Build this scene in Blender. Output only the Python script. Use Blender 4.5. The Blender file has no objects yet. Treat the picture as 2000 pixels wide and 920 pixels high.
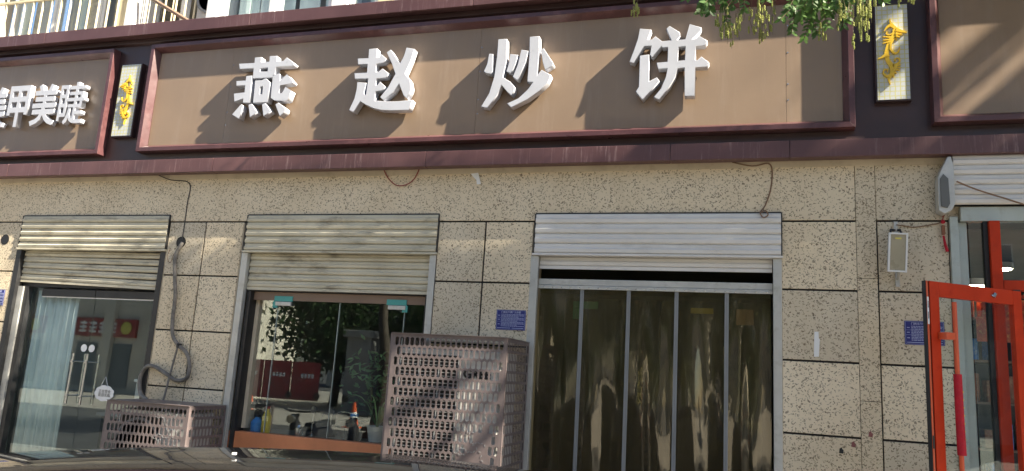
import bpy, bmesh, math, random
from mathutils import Vector, Matrix
random.seed(7)
R = math.radians
scene = bpy.context.scene
col = scene.collection
# ---------------------------------------------------------------- camera
cam = bpy.data.cameras.new('camera'); cam_ob = bpy.data.objects.new('camera', cam); col.objects.link(cam_ob)
cam.sensor_width = 36.0; cam.sensor_fit = 'HORIZONTAL'; cam.lens = 1474.27 / 2000 * 36.0
cam.clip_start = 0.05; cam.clip_end = 2000
_rx, _ry, _rz = 0.1841, 0.0603, 0.2971
_yaw = Matrix.Rotation(_rz, 3, 'Z')
_f = _yaw @ Vector((0, math.cos(_rx), math.sin(_rx))); _u = _yaw @ Vector((0, -math.sin(_rx), math.cos(_rx))); _r = _yaw @ Vector((1, 0, 0))
_r2 = _r * math.cos(_ry) + _u * math.sin(_ry); _u2 = -_r * math.sin(_ry) + _u * math.cos(_ry)
_m = Matrix((_r2, _u2, -_f)).transposed().to_4x4(); _m.translation = (0, -6.8563, 1.5254)
cam_ob.matrix_world = _m
scene.camera = cam_ob
# ---------------------------------------------------------------- light
KX, KZ = 4.8, 4.4                     # sun offset per metre of depth along the facade
SUN = Vector((KX, -1.0, KZ)).normalized()
world = bpy.data.worlds.new('World'); scene.world = world; world.use_nodes = True
nt = world.node_tree; bg = nt.nodes['Background']
sky = nt.nodes.new('ShaderNodeTexSky'); sky.sky_type = 'NISHITA'; sky.sun_disc = False
sky.sun_elevation = math.asin(SUN.z); sky.sun_rotation = math.atan2(SUN.x, SUN.y)
sky.air_density = 1.0; sky.dust_density = 1.0
nt.links.new(sky.outputs[0], bg.inputs[0]); bg.inputs[1].default_value = 0.05
sl = bpy.data.lights.new('sun', 'SUN'); sl.energy = 5.0; sl.angle = R(0.55); sl.color = (1.0, 0.90, 0.74)
so = bpy.data.objects.new('sun', sl); col.objects.link(so); so.location = SUN * 40
so.rotation_euler = (-SUN).to_track_quat('-Z', 'Y').to_euler()
scene.view_settings.view_transform = 'Standard'; scene.view_settings.look = 'None'
scene.view_settings.exposure = 2.25; scene.view_settings.gamma = 1.0; scene.view_settings.use_curve_mapping = False
scene.cycles.max_bounces = 10; scene.cycles.transparent_max_bounces = 16
scene.cycles.caustics_reflective = False; scene.cycles.caustics_refractive = False

# ---------------------------------------------------------------- materials
M = {}
def _nodes(name):
    m = bpy.data.materials.new(name); m.use_nodes = True; M[name] = m
    t = m.node_tree; return m, t, t.nodes['Principled BSDF']
def ramp(t, fac, stops):
    n = t.nodes.new('ShaderNodeValToRGB'); e = n.color_ramp.elements
    while len(e) > 1: e.remove(e[-1])
    e[0].position = stops[0][0]; e[0].color = (*stops[0][1], 1)
    for p, c in stops[1:]:
        k = e.new(p); k.color = (*c, 1)
    t.links.new(fac, n.inputs[0]); return n.outputs[0]
def noise(t, scale, detail=4, rough=.55, stretch=None, coord=None):
    if coord is None: coord = t.nodes.new('ShaderNodeNewGeometry').outputs['Position']
    if stretch:
        mp = t.nodes.new('ShaderNodeMapping'); mp.inputs['Scale'].default_value = stretch
        t.links.new(coord, mp.inputs[0]); coord = mp.outputs[0]
    n = t.nodes.new('ShaderNodeTexNoise'); n.inputs['Scale'].default_value = scale
    n.inputs['Detail'].default_value = detail; n.inputs['Roughness'].default_value = rough
    t.links.new(coord, n.inputs['Vector']); return n.outputs[0]
def mixc(t, fac, a, b, blend='MIX'):
    n = t.nodes.new('ShaderNodeMix'); n.data_type = 'RGBA'; n.blend_type = blend
    if isinstance(fac, float): n.inputs[0].default_value = fac
    else: t.links.new(fac, n.inputs[0])
    for k, v in ((6, a), (7, b)):
        if isinstance(v, tuple): n.inputs[k].default_value = (*v, 1)
        else: t.links.new(v, n.inputs[k])
    return n.outputs[2]
def math_n(t, op, a, b=None):
    n = t.nodes.new('ShaderNodeMath'); n.operation = op
    for k, v in ((0, a), (1, b)):
        if v is None: continue
        if isinstance(v, (int, float)): n.inputs[k].default_value = v
        else: t.links.new(v, n.inputs[k])
    return n.outputs[0]
def bump(t, b, h, strength=.2, dist=.002):
    n = t.nodes.new('ShaderNodeBump'); n.inputs['Strength'].default_value = strength; n.inputs['Distance'].default_value = dist
    t.links.new(h, n.inputs['Height']); t.links.new(n.outputs[0], b.inputs['Normal'])
def mat(name, c, rough=.6, metal=0., var=.12, vscale=3., stain=None, stain_amt=.5, stretch=None, coat=0., spec=.5, bmp=0., bscale=80, emit=None, es=1.):
    """painted / plain surface with uneven tone, optional stain colour, roughness variation"""
    m, t, b = _nodes(name)
    n1 = noise(t, vscale, 5, .6)
    lo = tuple(max(0, v * (1 - var)) for v in c); hi = tuple(min(1, v * (1 + var)) for v in c)
    cc = ramp(t, n1, [(.3, lo), (.7, hi)])
    if stain:
        n2 = noise(t, vscale * 2.2, 8, .7, stretch)
        f = ramp(t, n2, [(.52, (0, 0, 0)), (.72, (stain_amt,) * 3)])
        cc = mixc(t, f, cc, stain)
    t.links.new(cc, b.inputs['Base Color'])
    rr = ramp(t, noise(t, vscale * 4, 4), [(.3, (max(.02, rough * .8),) * 3), (.7, (min(1, rough * 1.2),) * 3)])
    t.links.new(rr, b.inputs['Roughness'])
    b.inputs['Metallic'].default_value = metal; b.inputs['Coat Weight'].default_value = coat; b.inputs['Specular IOR Level'].default_value = spec
    if bmp: bump(t, b, noise(t, bscale, 4), bmp)
    if emit:
        b.inputs['Emission Color'].default_value = (*emit, 1); b.inputs['Emission Strength'].default_value = es
    return m
def stone():
    m, t, b = _nodes('stone')
    pos = t.nodes.new('ShaderNodeNewGeometry').outputs['Position']
    wn = t.nodes.new('ShaderNodeTexNoise'); wn.inputs['Scale'].default_value = 42; wn.inputs['Detail'].default_value = 2; t.links.new(pos, wn.inputs['Vector'])
    wv = t.nodes.new('ShaderNodeVectorMath'); wv.operation = 'SCALE'; wv.inputs['Scale'].default_value = .034
    sb = t.nodes.new('ShaderNodeVectorMath'); sb.operation = 'SUBTRACT'; sb.inputs[1].default_value = (.5, .5, .5)
    t.links.new(wn.outputs['Color'], sb.inputs[0]); t.links.new(sb.outputs[0], wv.inputs[0])
    ad = t.nodes.new('ShaderNodeVectorMath'); ad.operation = 'ADD'; t.links.new(pos, ad.inputs[0]); t.links.new(wv.outputs[0], ad.inputs[1])
    dens = noise(t, 2.2, 3, .5, None, pos)
    tot = None
    for i, (rot, sc, thr, prob) in enumerate(((35, (36, 10, 76), .26, .54), (-40, (34, 10, 74), .26, .54), (80, (38, 10, 78), .26, .50), (5, (37, 10, 80), .26, .50), (60, (36, 10, 76), .26, .40), (-15, (35, 10, 75), .26, .40), (0, (75, 20, 75), .25, .55))):
        mp = t.nodes.new('ShaderNodeMapping'); mp.vector_type = 'TEXTURE'; mp.inputs['Rotation'].default_value = (0, R(rot), 0); mp.inputs['Location'].default_value = (i * 3.1, i * 1.7, 0)
        m2 = t.nodes.new('ShaderNodeMapping'); m2.inputs['Scale'].default_value = sc
        t.links.new(ad.outputs[0], mp.inputs[0]); t.links.new(mp.outputs[0], m2.inputs[0])
        v = t.nodes.new('ShaderNodeTexVoronoi'); v.inputs['Scale'].default_value = 1; t.links.new(m2.outputs[0], v.inputs['Vector'])
        sx = t.nodes.new('ShaderNodeSeparateColor'); t.links.new(v.outputs['Color'], sx.inputs[0])
        near = math_n(t, 'LESS_THAN', v.outputs['Distance'], math_n(t, 'MULTIPLY', sx.outputs[1], thr * 1.4))
        pick = math_n(t, 'LESS_THAN', sx.outputs[0], math_n(t, 'MULTIPLY', dens, prob * 2))
        k = math_n(t, 'MULTIPLY', math_n(t, 'MULTIPLY', near, pick), math_n(t, 'ADD', math_n(t, 'MULTIPLY', sx.outputs[2], .5), .35))
        tot = k if tot is None else math_n(t, 'MAXIMUM', tot, k)
    base = ramp(t, noise(t, 1.6, 5, .6, None, pos), [(.3, (.675, .575, .41)), (.7, (.775, .68, .51))])
    base = mixc(t, ramp(t, noise(t, 4, 8, .7, (1, 1, .35), pos), [(.55, (0, 0, 0)), (.8, (.35, .35, .35))]), base, (.38, .29, .18))
    oi = t.nodes.new('ShaderNodeObjectInfo'); base = mixc(t, 1.0, base, ramp(t, oi.outputs['Random'], [(0, (.80, .81, .83)), (.5, (.95, .93, .90)), (1, (1.05, 1.04, 1.03))]), 'MULTIPLY')
    chip = ramp(t, noise(t, 12, 2, .5, None, pos), [(.35, (.045, .032, .018)), (.7, (.16, .11, .06))])
    t.links.new(mixc(t, tot, base, chip), b.inputs['Base Color'])
    b.inputs['Roughness'].default_value = .72; b.inputs['Specular IOR Level'].default_value = .3
    bump(t, b, noise(t, 120, 3, .6, None, pos), .25, .002)
def glass(name, tint=(.9, .95, .94), boost=1.0, rough=0.0, film=None, film_amt=0., gloss=(.88, .97, .96), crinkle=0.):
    """thin sheet: clear transmission plus Schlick reflection on each face, optional milky film"""
    m = bpy.data.materials.new(name); m.use_nodes = True; M[name] = m; t = m.node_tree; t.nodes.clear()
    out = t.nodes.new('ShaderNodeOutputMaterial'); tr = t.nodes.new('ShaderNodeBsdfTransparent'); tr.inputs[0].default_value = (*tint, 1)
    gl = t.nodes.new('ShaderNodeBsdfGlossy'); gl.inputs['Roughness'].default_value = rough; gl.inputs[0].default_value = (*gloss, 1)
    lw = t.nodes.new('ShaderNodeLayerWeight'); lw.inputs[0].default_value = .5
    fr = math_n(t, 'ADD', math_n(t, 'MULTIPLY', math_n(t, 'POWER', lw.outputs['Facing'], 5.0), .957), .043)
    fac = math_n(t, 'MINIMUM', math_n(t, 'MULTIPLY', fr, boost), 1.0)
    base = tr.outputs[0]
    if film:
        df = t.nodes.new('ShaderNodeBsdfDiffuse'); tl = t.nodes.new('ShaderNodeBsdfTranslucent'); df.inputs[0].default_value = (*film, 1); tl.inputs[0].default_value = (*film, 1)
        ad = t.nodes.new('ShaderNodeMixShader'); t.links.new(df.outputs[0], ad.inputs[1]); t.links.new(tl.outputs[0], ad.inputs[2])
        m0 = t.nodes.new('ShaderNodeMixShader'); t.links.new(ramp(t, noise(t, 5, 5, .6, (3, 1, .5)), [(.3, (film_amt * .5,) * 3), (.7, (film_amt * 1.4,) * 3)]), m0.inputs[0]); t.links.new(tr.outputs[0], m0.inputs[1]); t.links.new(ad.outputs[0], m0.inputs[2]); base = m0.outputs[0]
    if crinkle:
        bn = t.nodes.new('ShaderNodeBump'); bn.inputs['Strength'].default_value = crinkle; bn.inputs['Distance'].default_value = .02
        t.links.new(noise(t, 3.0, 3, .55, (5, 1, .9)), bn.inputs['Height']); t.links.new(bn.outputs[0], gl.inputs['Normal'])
    mx = t.nodes.new('ShaderNodeMixShader')
    t.links.new(fac, mx.inputs[0]); t.links.new(base, mx.inputs[1]); t.links.new(gl.outputs[0], mx.inputs[2]); t.links.new(mx.outputs[0], out.inputs[0])
    return m
stone()
mat('joint', (.012, .011, .010), .8)
mat('plaster', (.56, .48, .35), .8, stain=(.3, .24, .16), vscale=2.5)
mat('upper_wall', (.50, .45, .38), .8, vscale=2)
mat('tan_panel', (.262, .188, .128), .36, var=.08, vscale=1.5, stain=(.36, .29, .23), stain_amt=.3, stretch=(3, 1, .3))
mat('maroon', (.086, .036, .038), .34, var=.15, vscale=2.2, stain=(.21, .10, .10), stain_amt=.5)
mat('backing', (.050, .027, .026), .36, var=.2, vscale=1.6)
def worn():
    m, t, b = _nodes('maroon_worn')
    base = ramp(t, noise(t, 1.3, 5), [(.3, (.080, .035, .036)), (.7, (.140, .068, .067))])
    st = ramp(t, noise(t, 30, 6, .75, (1, 1, .06)), [(.55, (0, 0, 0)), (.75, (.75, .75, .75))])
    pat = ramp(t, noise(t, 1.1, 3, .5), [(.42, (.05, .05, .05)), (.62, (1, 1, 1))])
    f = mixc(t, 1.0, st, pat, 'MULTIPLY')
    t.links.new(mixc(t, f, base, (.42, .31, .30)), b.inputs['Base Color']); b.inputs['Roughness'].default_value = .42
worn()
mat('acrylic', (.48, .495, .54), .32, var=.06, vscale=4, spec=.5)
mat('gold', (.72, .47, .030), .32, var=.06, vscale=8)
mat('plaque_rim', (.035, .018, .018), .4)
def lattice():
    m, t, b = _nodes('lattice')
    pos = t.nodes.new('ShaderNodeNewGeometry').outputs['Position']
    fs = None
    for sc, thr in ((24, .035),):
        mp = t.nodes.new('ShaderNodeMapping'); mp.inputs['Scale'].default_value = (sc, .01, sc); t.links.new(pos, mp.inputs[0])
        v = t.nodes.new('ShaderNodeTexVoronoi'); v.feature = 'DISTANCE_TO_EDGE'; v.inputs['Scale'].default_value = 1; v.inputs['Randomness'].default_value = .12
        t.links.new(mp.outputs[0], v.inputs['Vector']); fs = math_n(t, 'LESS_THAN', v.outputs['Distance'], .10)
    t.links.new(mixc(t, fs, (.50, .53, .54), (.50, .48, .22)), b.inputs['Base Color']); b.inputs['Roughness'].default_value = .4
lattice()
mat('shutter_old', (.55, .51, .39), .5, var=.14, vscale=2.5, stain=(.10, .075, .045), stain_amt=.75, stretch=(.5, 1, 1.6))
mat('shutter_new', (.69, .675, .645), .38, var=.05, vscale=2, stain=(.34, .32, .29), stain_amt=.35, stretch=(.4, 1, 1.5))
mat('aluminium', (.52, .52, .49), .42, metal=.35, var=.1, stain=(.30, .28, .22), vscale=4)
mat('alu_green', (.42, .47, .44), .42, metal=.15, var=.08, stain=(.25, .24, .2), vscale=4)
mat('dark_frame', (.020, .020, .021), .42, var=.3, stain=(.06, .057, .052), vscale=5, stain_amt=.35)
mat('black', (.012, .012, .013), .5)
mat('steel', (.62, .62, .60), .18, metal=.95, var=.05)
mat('white_plastic', (.72, .72, .69), .45, var=.06, stain=(.5, .47, .4), vscale=5)
mat('paper', (.78, .79, .78), .7, var=.04)
mat('orange_board', (.60, .22, .095), .5, var=.1, stain=(.45, .16, .07), vscale=3)
mat('teal_dim', (.04, .16, .12), .6); mat('yellow_dim', (.30, .26, .06), .6); mat('teal', (.07, .32, .29), .5); mat('yellow_tape', (.62, .55, .10), .5)
mat('cage_paint', (.150, .122, .119), .40, var=.12, vscale=5, stain=(.24, .17, .16), stain_amt=.4)
mat('ac_white', (.66, .65, .61), .5, var=.08, stain=(.42, .38, .32), vscale=4)
mat('red_paint', (.50, .040, .010), .48, var=.12, vscale=4, stain=(.33, .022, .008), stain_amt=.6, spec=.18)
mat('orange_red', (.60, .10, .035), .38, var=.05)
mat('crimson', (.42, .008, .022), .8, var=.15, vscale=20)
mat('blue_sign', (.020, .028, .19), .35, var=.1); mat('sign_text', (.42, .46, .66), .5); mat('rust', (.22, .09, .045), .8)
mat('hose', (.17, .155, .135), .65, var=.4, vscale=14, bmp=.9, bscale=60, stain=(.05, .045, .04)); mat('wire_red', (.25, .035, .03), .6); mat('wire_brown', (.20, .12, .07), .6)
mat('cream_bar', (.66, .58, .38), .45, var=.08, vscale=6); mat('brown_pipe', (.20, .135, .095), .5); mat('window_white', (.74, .75, .74), .4, var=.04)
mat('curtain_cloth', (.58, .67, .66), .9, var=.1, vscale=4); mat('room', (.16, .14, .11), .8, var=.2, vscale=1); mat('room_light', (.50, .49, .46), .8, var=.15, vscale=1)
mat('asphalt', (.055, .055, .056), .9, var=.25, vscale=3, bmp=.4); mat('paving', (.30, .28, .25), .85, var=.15, vscale=2, stain=(.18, .16, .14)); mat('kerb', (.36, .35, .33), .8)
mat('car_black', (.006, .006, .007), .03, var=.1, coat=0, spec=.5); M['car_black'].node_tree.nodes['Principled BSDF'].inputs['IOR'].default_value = 1.28; mat('rubber', (.02, .02, .02), .8); mat('lamp_glass', (.4, .05, .04), .2)
mat('bark', (.075, .058, .043), .9, var=.35, vscale=9, bmp=.8, bscale=30); mat('twig', (.10, .085, .035), .8)
def leafmat(name, lo, hi, tr=.35):
    m, t, b = _nodes(name)
    cc = ramp(t, noise(t, 3.2, 3), [(.3, lo), (.7, hi)]); t.links.new(cc, b.inputs['Base Color']); b.inputs['Roughness'].default_value = .5
    tl = t.nodes.new('ShaderNodeBsdfTranslucent'); t.links.new(cc, tl.inputs[0])
    mx = t.nodes.new('ShaderNodeMixShader'); mx.inputs[0].default_value = tr
    t.links.new(b.outputs[0], mx.inputs[1]); t.links.new(tl.outputs[0], mx.inputs[2]); t.links.new(mx.outputs[0], t.nodes['Material Output'].inputs[0])
leafmat('leaf', (.035, .085, .022), (.085, .155, .035)); leafmat('leaf_dark', (.03, .07, .022), (.07, .13, .04), .25); leafmat('pod', (.20, .24, .05), (.36, .37, .10), .25); leafmat('house_plant', (.12, .28, .09), (.26, .42, .17), .3)
glass('glass', (.95, .98, .972), 1.75); glass('glass_dark', (.94, .965, .96), 1.6, film=(.5, .5, .48), film_amt=.012); glass('glass_light', (.95, .97, .97), .5)
glass('pvc', (.76, .70, .46), 1.7, .035, film=(.34, .28, .16), film_amt=.24, gloss=(.95, .89, .74), crinkle=.10)
mat('faded_red', (.24, .085, .08), .8, var=.3, vscale=30); mat('pot_white', (.70, .72, .70), .25); mat('blue_plastic', (.02, .22, .60), .35); mat('yellow_plastic', (.70, .52, .03), .35); mat('dark_cloth', (.015, .015, .018), .9)
mat('pack_blue', (.03, .20, .55), .35, var=.3, vscale=14, stain=(.6, .7, .75), stain_amt=.8); mat('pack_red', (.45, .05, .02), .4, var=.4, vscale=16, stain=(.75, .45, .10), stain_amt=.8)
mat('pack_brown', (.25, .10, .05), .45, var=.4, vscale=16, stain=(.5, .35, .2), stain_amt=.7); mat('pack_green', (.12, .35, .08), .4, var=.3, vscale=12); mat('pack_cream', (.6, .5, .35), .5, var=.3, vscale=14)
mat('pale_stone', (.60, .56, .48), .8, vscale=1, var=.15); mat('grey_stone', (.30, .29, .27), .85, vscale=2, var=.2); mat('banner_red', (.30, .014, .018), .5, var=.2, stain=(.4, .25, .22), stain_amt=.4, vscale=2); mat('cone_orange', (.75, .12, .03), .5)
mat('bulb', (.9, .85, .7), .5, emit=(1, .86, .62), es=9.0); mat('window_far', (.10, .13, .16), .15)

mat('hose_grey', (.25, .26, .265), .5); mat('dark_grey', (.12, .125, .12), .5); mat('lamp_face', (.34, .31, .22), .3); mat('car_glass', (.01, .012, .013), .04, coat=.5)
leafmat('leaf_front', (.040, .110, .028), (.13, .24, .055), .45)
# ---------------------------------------------------------------- helpers
def tag(o, label, cat, group=None):
    o['label'] = label; o['category'] = cat
    if group: o['group'] = group
    return o
def thing(name, loc, label, cat, group=None):
    o = bpy.data.objects.new(name, None); o.empty_display_size = .1; o.location = loc; col.objects.link(o)
    return tag(o, label, cat, group)
def wloc(o):
    v = Vector((0, 0, 0))
    while o is not None: v += o.location; o = o.parent
    return v
def link(name, me, m, parent=None, smooth=False):
    if m: me.materials.clear(); me.materials.append(M[m])
    if smooth: me.polygons.foreach_set('use_smooth', [True] * len(me.polygons))
    o = bpy.data.objects.new(name, me); col.objects.link(o)
    if parent is not None:
        o.parent = parent
        me.transform(Matrix.Translation(-wloc(parent)))
    return o
def structure(o): o['kind'] = 'structure'; return o
class MB:
    def __init__(s): s.v = []; s.f = []
    def quad(s, *p):
        n = len(s.v); s.v += [tuple(q) for q in p]; s.f.append(tuple(range(n, n + len(p)))); return s
    def box(s, x0, x1, y0, y1, z0, z1):
        n = len(s.v); s.v += [(x, y, z) for z in (z0, z1) for y in (y0, y1) for x in (x0, x1)]
        s.f += [tuple(n + i for i in q) for q in ((0, 1, 5, 4), (1, 3, 7, 5), (3, 2, 6, 7), (2, 0, 4, 6), (4, 5, 7, 6), (0, 2, 3, 1))]; return s
    def cbox(s, c, sx, sy, sz, rot=None):
        n = len(s.v); rot = rot or Matrix.Identity(3)
        s.v += [tuple(Vector(c) + rot @ Vector((x * sx / 2, y * sy / 2, z * sz / 2))) for z in (-1, 1) for y in (-1, 1) for x in (-1, 1)]
        s.f += [tuple(n + i for i in q) for q in ((0, 1, 5, 4), (1, 3, 7, 5), (3, 2, 6, 7), (2, 0, 4, 6), (4, 5, 7, 6), (0, 2, 3, 1))]; return s
    def loft(s, rings, closed=True, caps=True):
        n = len(s.v); k = len(rings[0])
        for r in rings: s.v += [tuple(p) for p in r]
        for i in range(len(rings) - 1):
            for j in range(k if closed else k - 1):
                a = n + i * k + j; b_ = n + i * k + (j + 1) % k
                s.f.append((a, b_, b_ + k, a + k))
        if caps and closed:
            s.f.append(tuple(n + j for j in reversed(range(k)))); s.f.append(tuple(n + (len(rings) - 1) * k + j for j in range(k)))
        return s
    def tube(s, pts, r, seg=8):
        pts = [Vector(p) for p in pts]; rings = []; up = Vector((.13, .21, .97)).normalized(); last = None
        for i, p in enumerate(pts):
            d = (pts[min(i + 1, len(pts) - 1)] - pts[max(i - 1, 0)]).normalized()
            a = (last - d * last.dot(d)) if last is not None else d.cross(up)
            if a.length < 1e-5: a = d.cross(Vector((1, .2, .1)))
            a.normalize(); b = d.cross(a); last = a
            rr = r[i] if isinstance(r, (list, tuple)) else r
            rings.append([p + a * math.cos(t) * rr + b * math.sin(t) * rr for t in [2 * math.pi * k / seg for k in range(seg)]])
        return s.loft(rings)
    def lathe(s, c, prof, seg=16, axis='Z'):
        c = Vector(c); rings = []
        for r, h in prof:
            ring = []
            for k in range(seg):
                t = 2 * math.pi * k / seg; x, y = r * math.cos(t), r * math.sin(t)
                ring.append(c + (Vector((x, y, h)) if axis == 'Z' else Vector((x, -h, y)) if axis == 'Y' else Vector((h, x, y))))
            rings.append(ring)
        return s.loft(rings)
    def mesh(s, name='mesh'):
        me = bpy.data.meshes.new(name); me.from_pydata(s.v, [], s.f); me.update()
        bm = bmesh.new(); bm.from_mesh(me); bmesh.ops.recalc_face_normals(bm, faces=bm.faces); bm.to_mesh(me); bm.free(); return me
    def build(s, name, m, parent=None, smooth=False, bevel=0):
        me = s.mesh(name); o = link(name, me, m, parent, smooth)
        if bevel:
            b = o.modifiers.new('bevel', 'BEVEL'); b.width = bevel; b.segments = 2; b.limit_method = 'ANGLE'; b.angle_limit = R(40)
        if smooth: smooth_angle(me)
        return o
def smooth_angle(me, ang=38):
    bm = bmesh.new(); bm.from_mesh(me)
    for e in bm.edges:
        if len(e.link_faces) == 2 and e.calc_face_angle(0) > R(ang): e.smooth = False
    bm.to_mesh(me); bm.free()
def B(name, m, parent, *a, bevel=0): return MB().box(*a).build(name, m, parent, bevel=bevel)
def spline(pts, n=6):
    P = [Vector(p) for p in pts]; out = []
    for i in range(len(P) - 1):
        p0, p1, p2, p3 = P[max(i - 1, 0)], P[i], P[i + 1], P[min(i + 2, len(P) - 1)]
        for k in range(n):
            t = k / n
            out.append(.5 * ((2 * p1) + (p2 - p0) * t + (2 * p0 - 5 * p1 + 4 * p2 - p3) * t * t + (3 * p1 - p0 - 3 * p2 + p3) * t ** 3))
    out.append(P[-1]); return out
def curve_mesh(cu):
    o = bpy.data.objects.new('tmp', cu); col.objects.link(o)
    me = bpy.data.meshes.new_from_object(o.evaluated_get(bpy.context.evaluated_depsgraph_get()))
    bpy.data.objects.remove(o); bpy.data.curves.remove(cu); return me
ROT_UP = Matrix.Rotation(math.pi / 2, 4, 'X')      # local (x, y, z) -> (x, -z, y): faces -Y
def plate(outlines, yback, depth, bev=.003):
    """2D outlines (x,z) in metres, extruded towards -Y from yback by depth"""
    cu = bpy.data.curves.new('outline', 'CURVE'); cu.dimensions = '2D'; cu.fill_mode = 'BOTH'
    for o in outlines:
        sp = cu.splines.new('POLY'); sp.points.add(len(o) - 1); sp.use_cyclic_u = True
        for p, q in zip(sp.points, o): p.co = (q[0], q[1], 0, 1)
    cu.extrude = depth / 2 - bev; cu.bevel_depth = bev; cu.bevel_resolution = 1; cu.offset = -bev
    me = curve_mesh(cu); me.transform(ROT_UP); me.transform(Matrix.Translation((0, yback - depth / 2, 0))); return me
def text(body, size, depth=.002, offset=0., sx=1., align='CENTER', res=3):
    cu = bpy.data.curves.new('text', 'FONT'); cu.body = body; cu.size = size; cu.extrude = depth / 2; cu.offset = offset; cu.align_x = align; cu.align_y = 'CENTER'; cu.resolution_u = res
    me = curve_mesh(cu); me.transform(Matrix.Diagonal((sx, 1, 1, 1))); me.transform(ROT_UP); return me
def smoothpoly(o, n=3):
    return o
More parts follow.
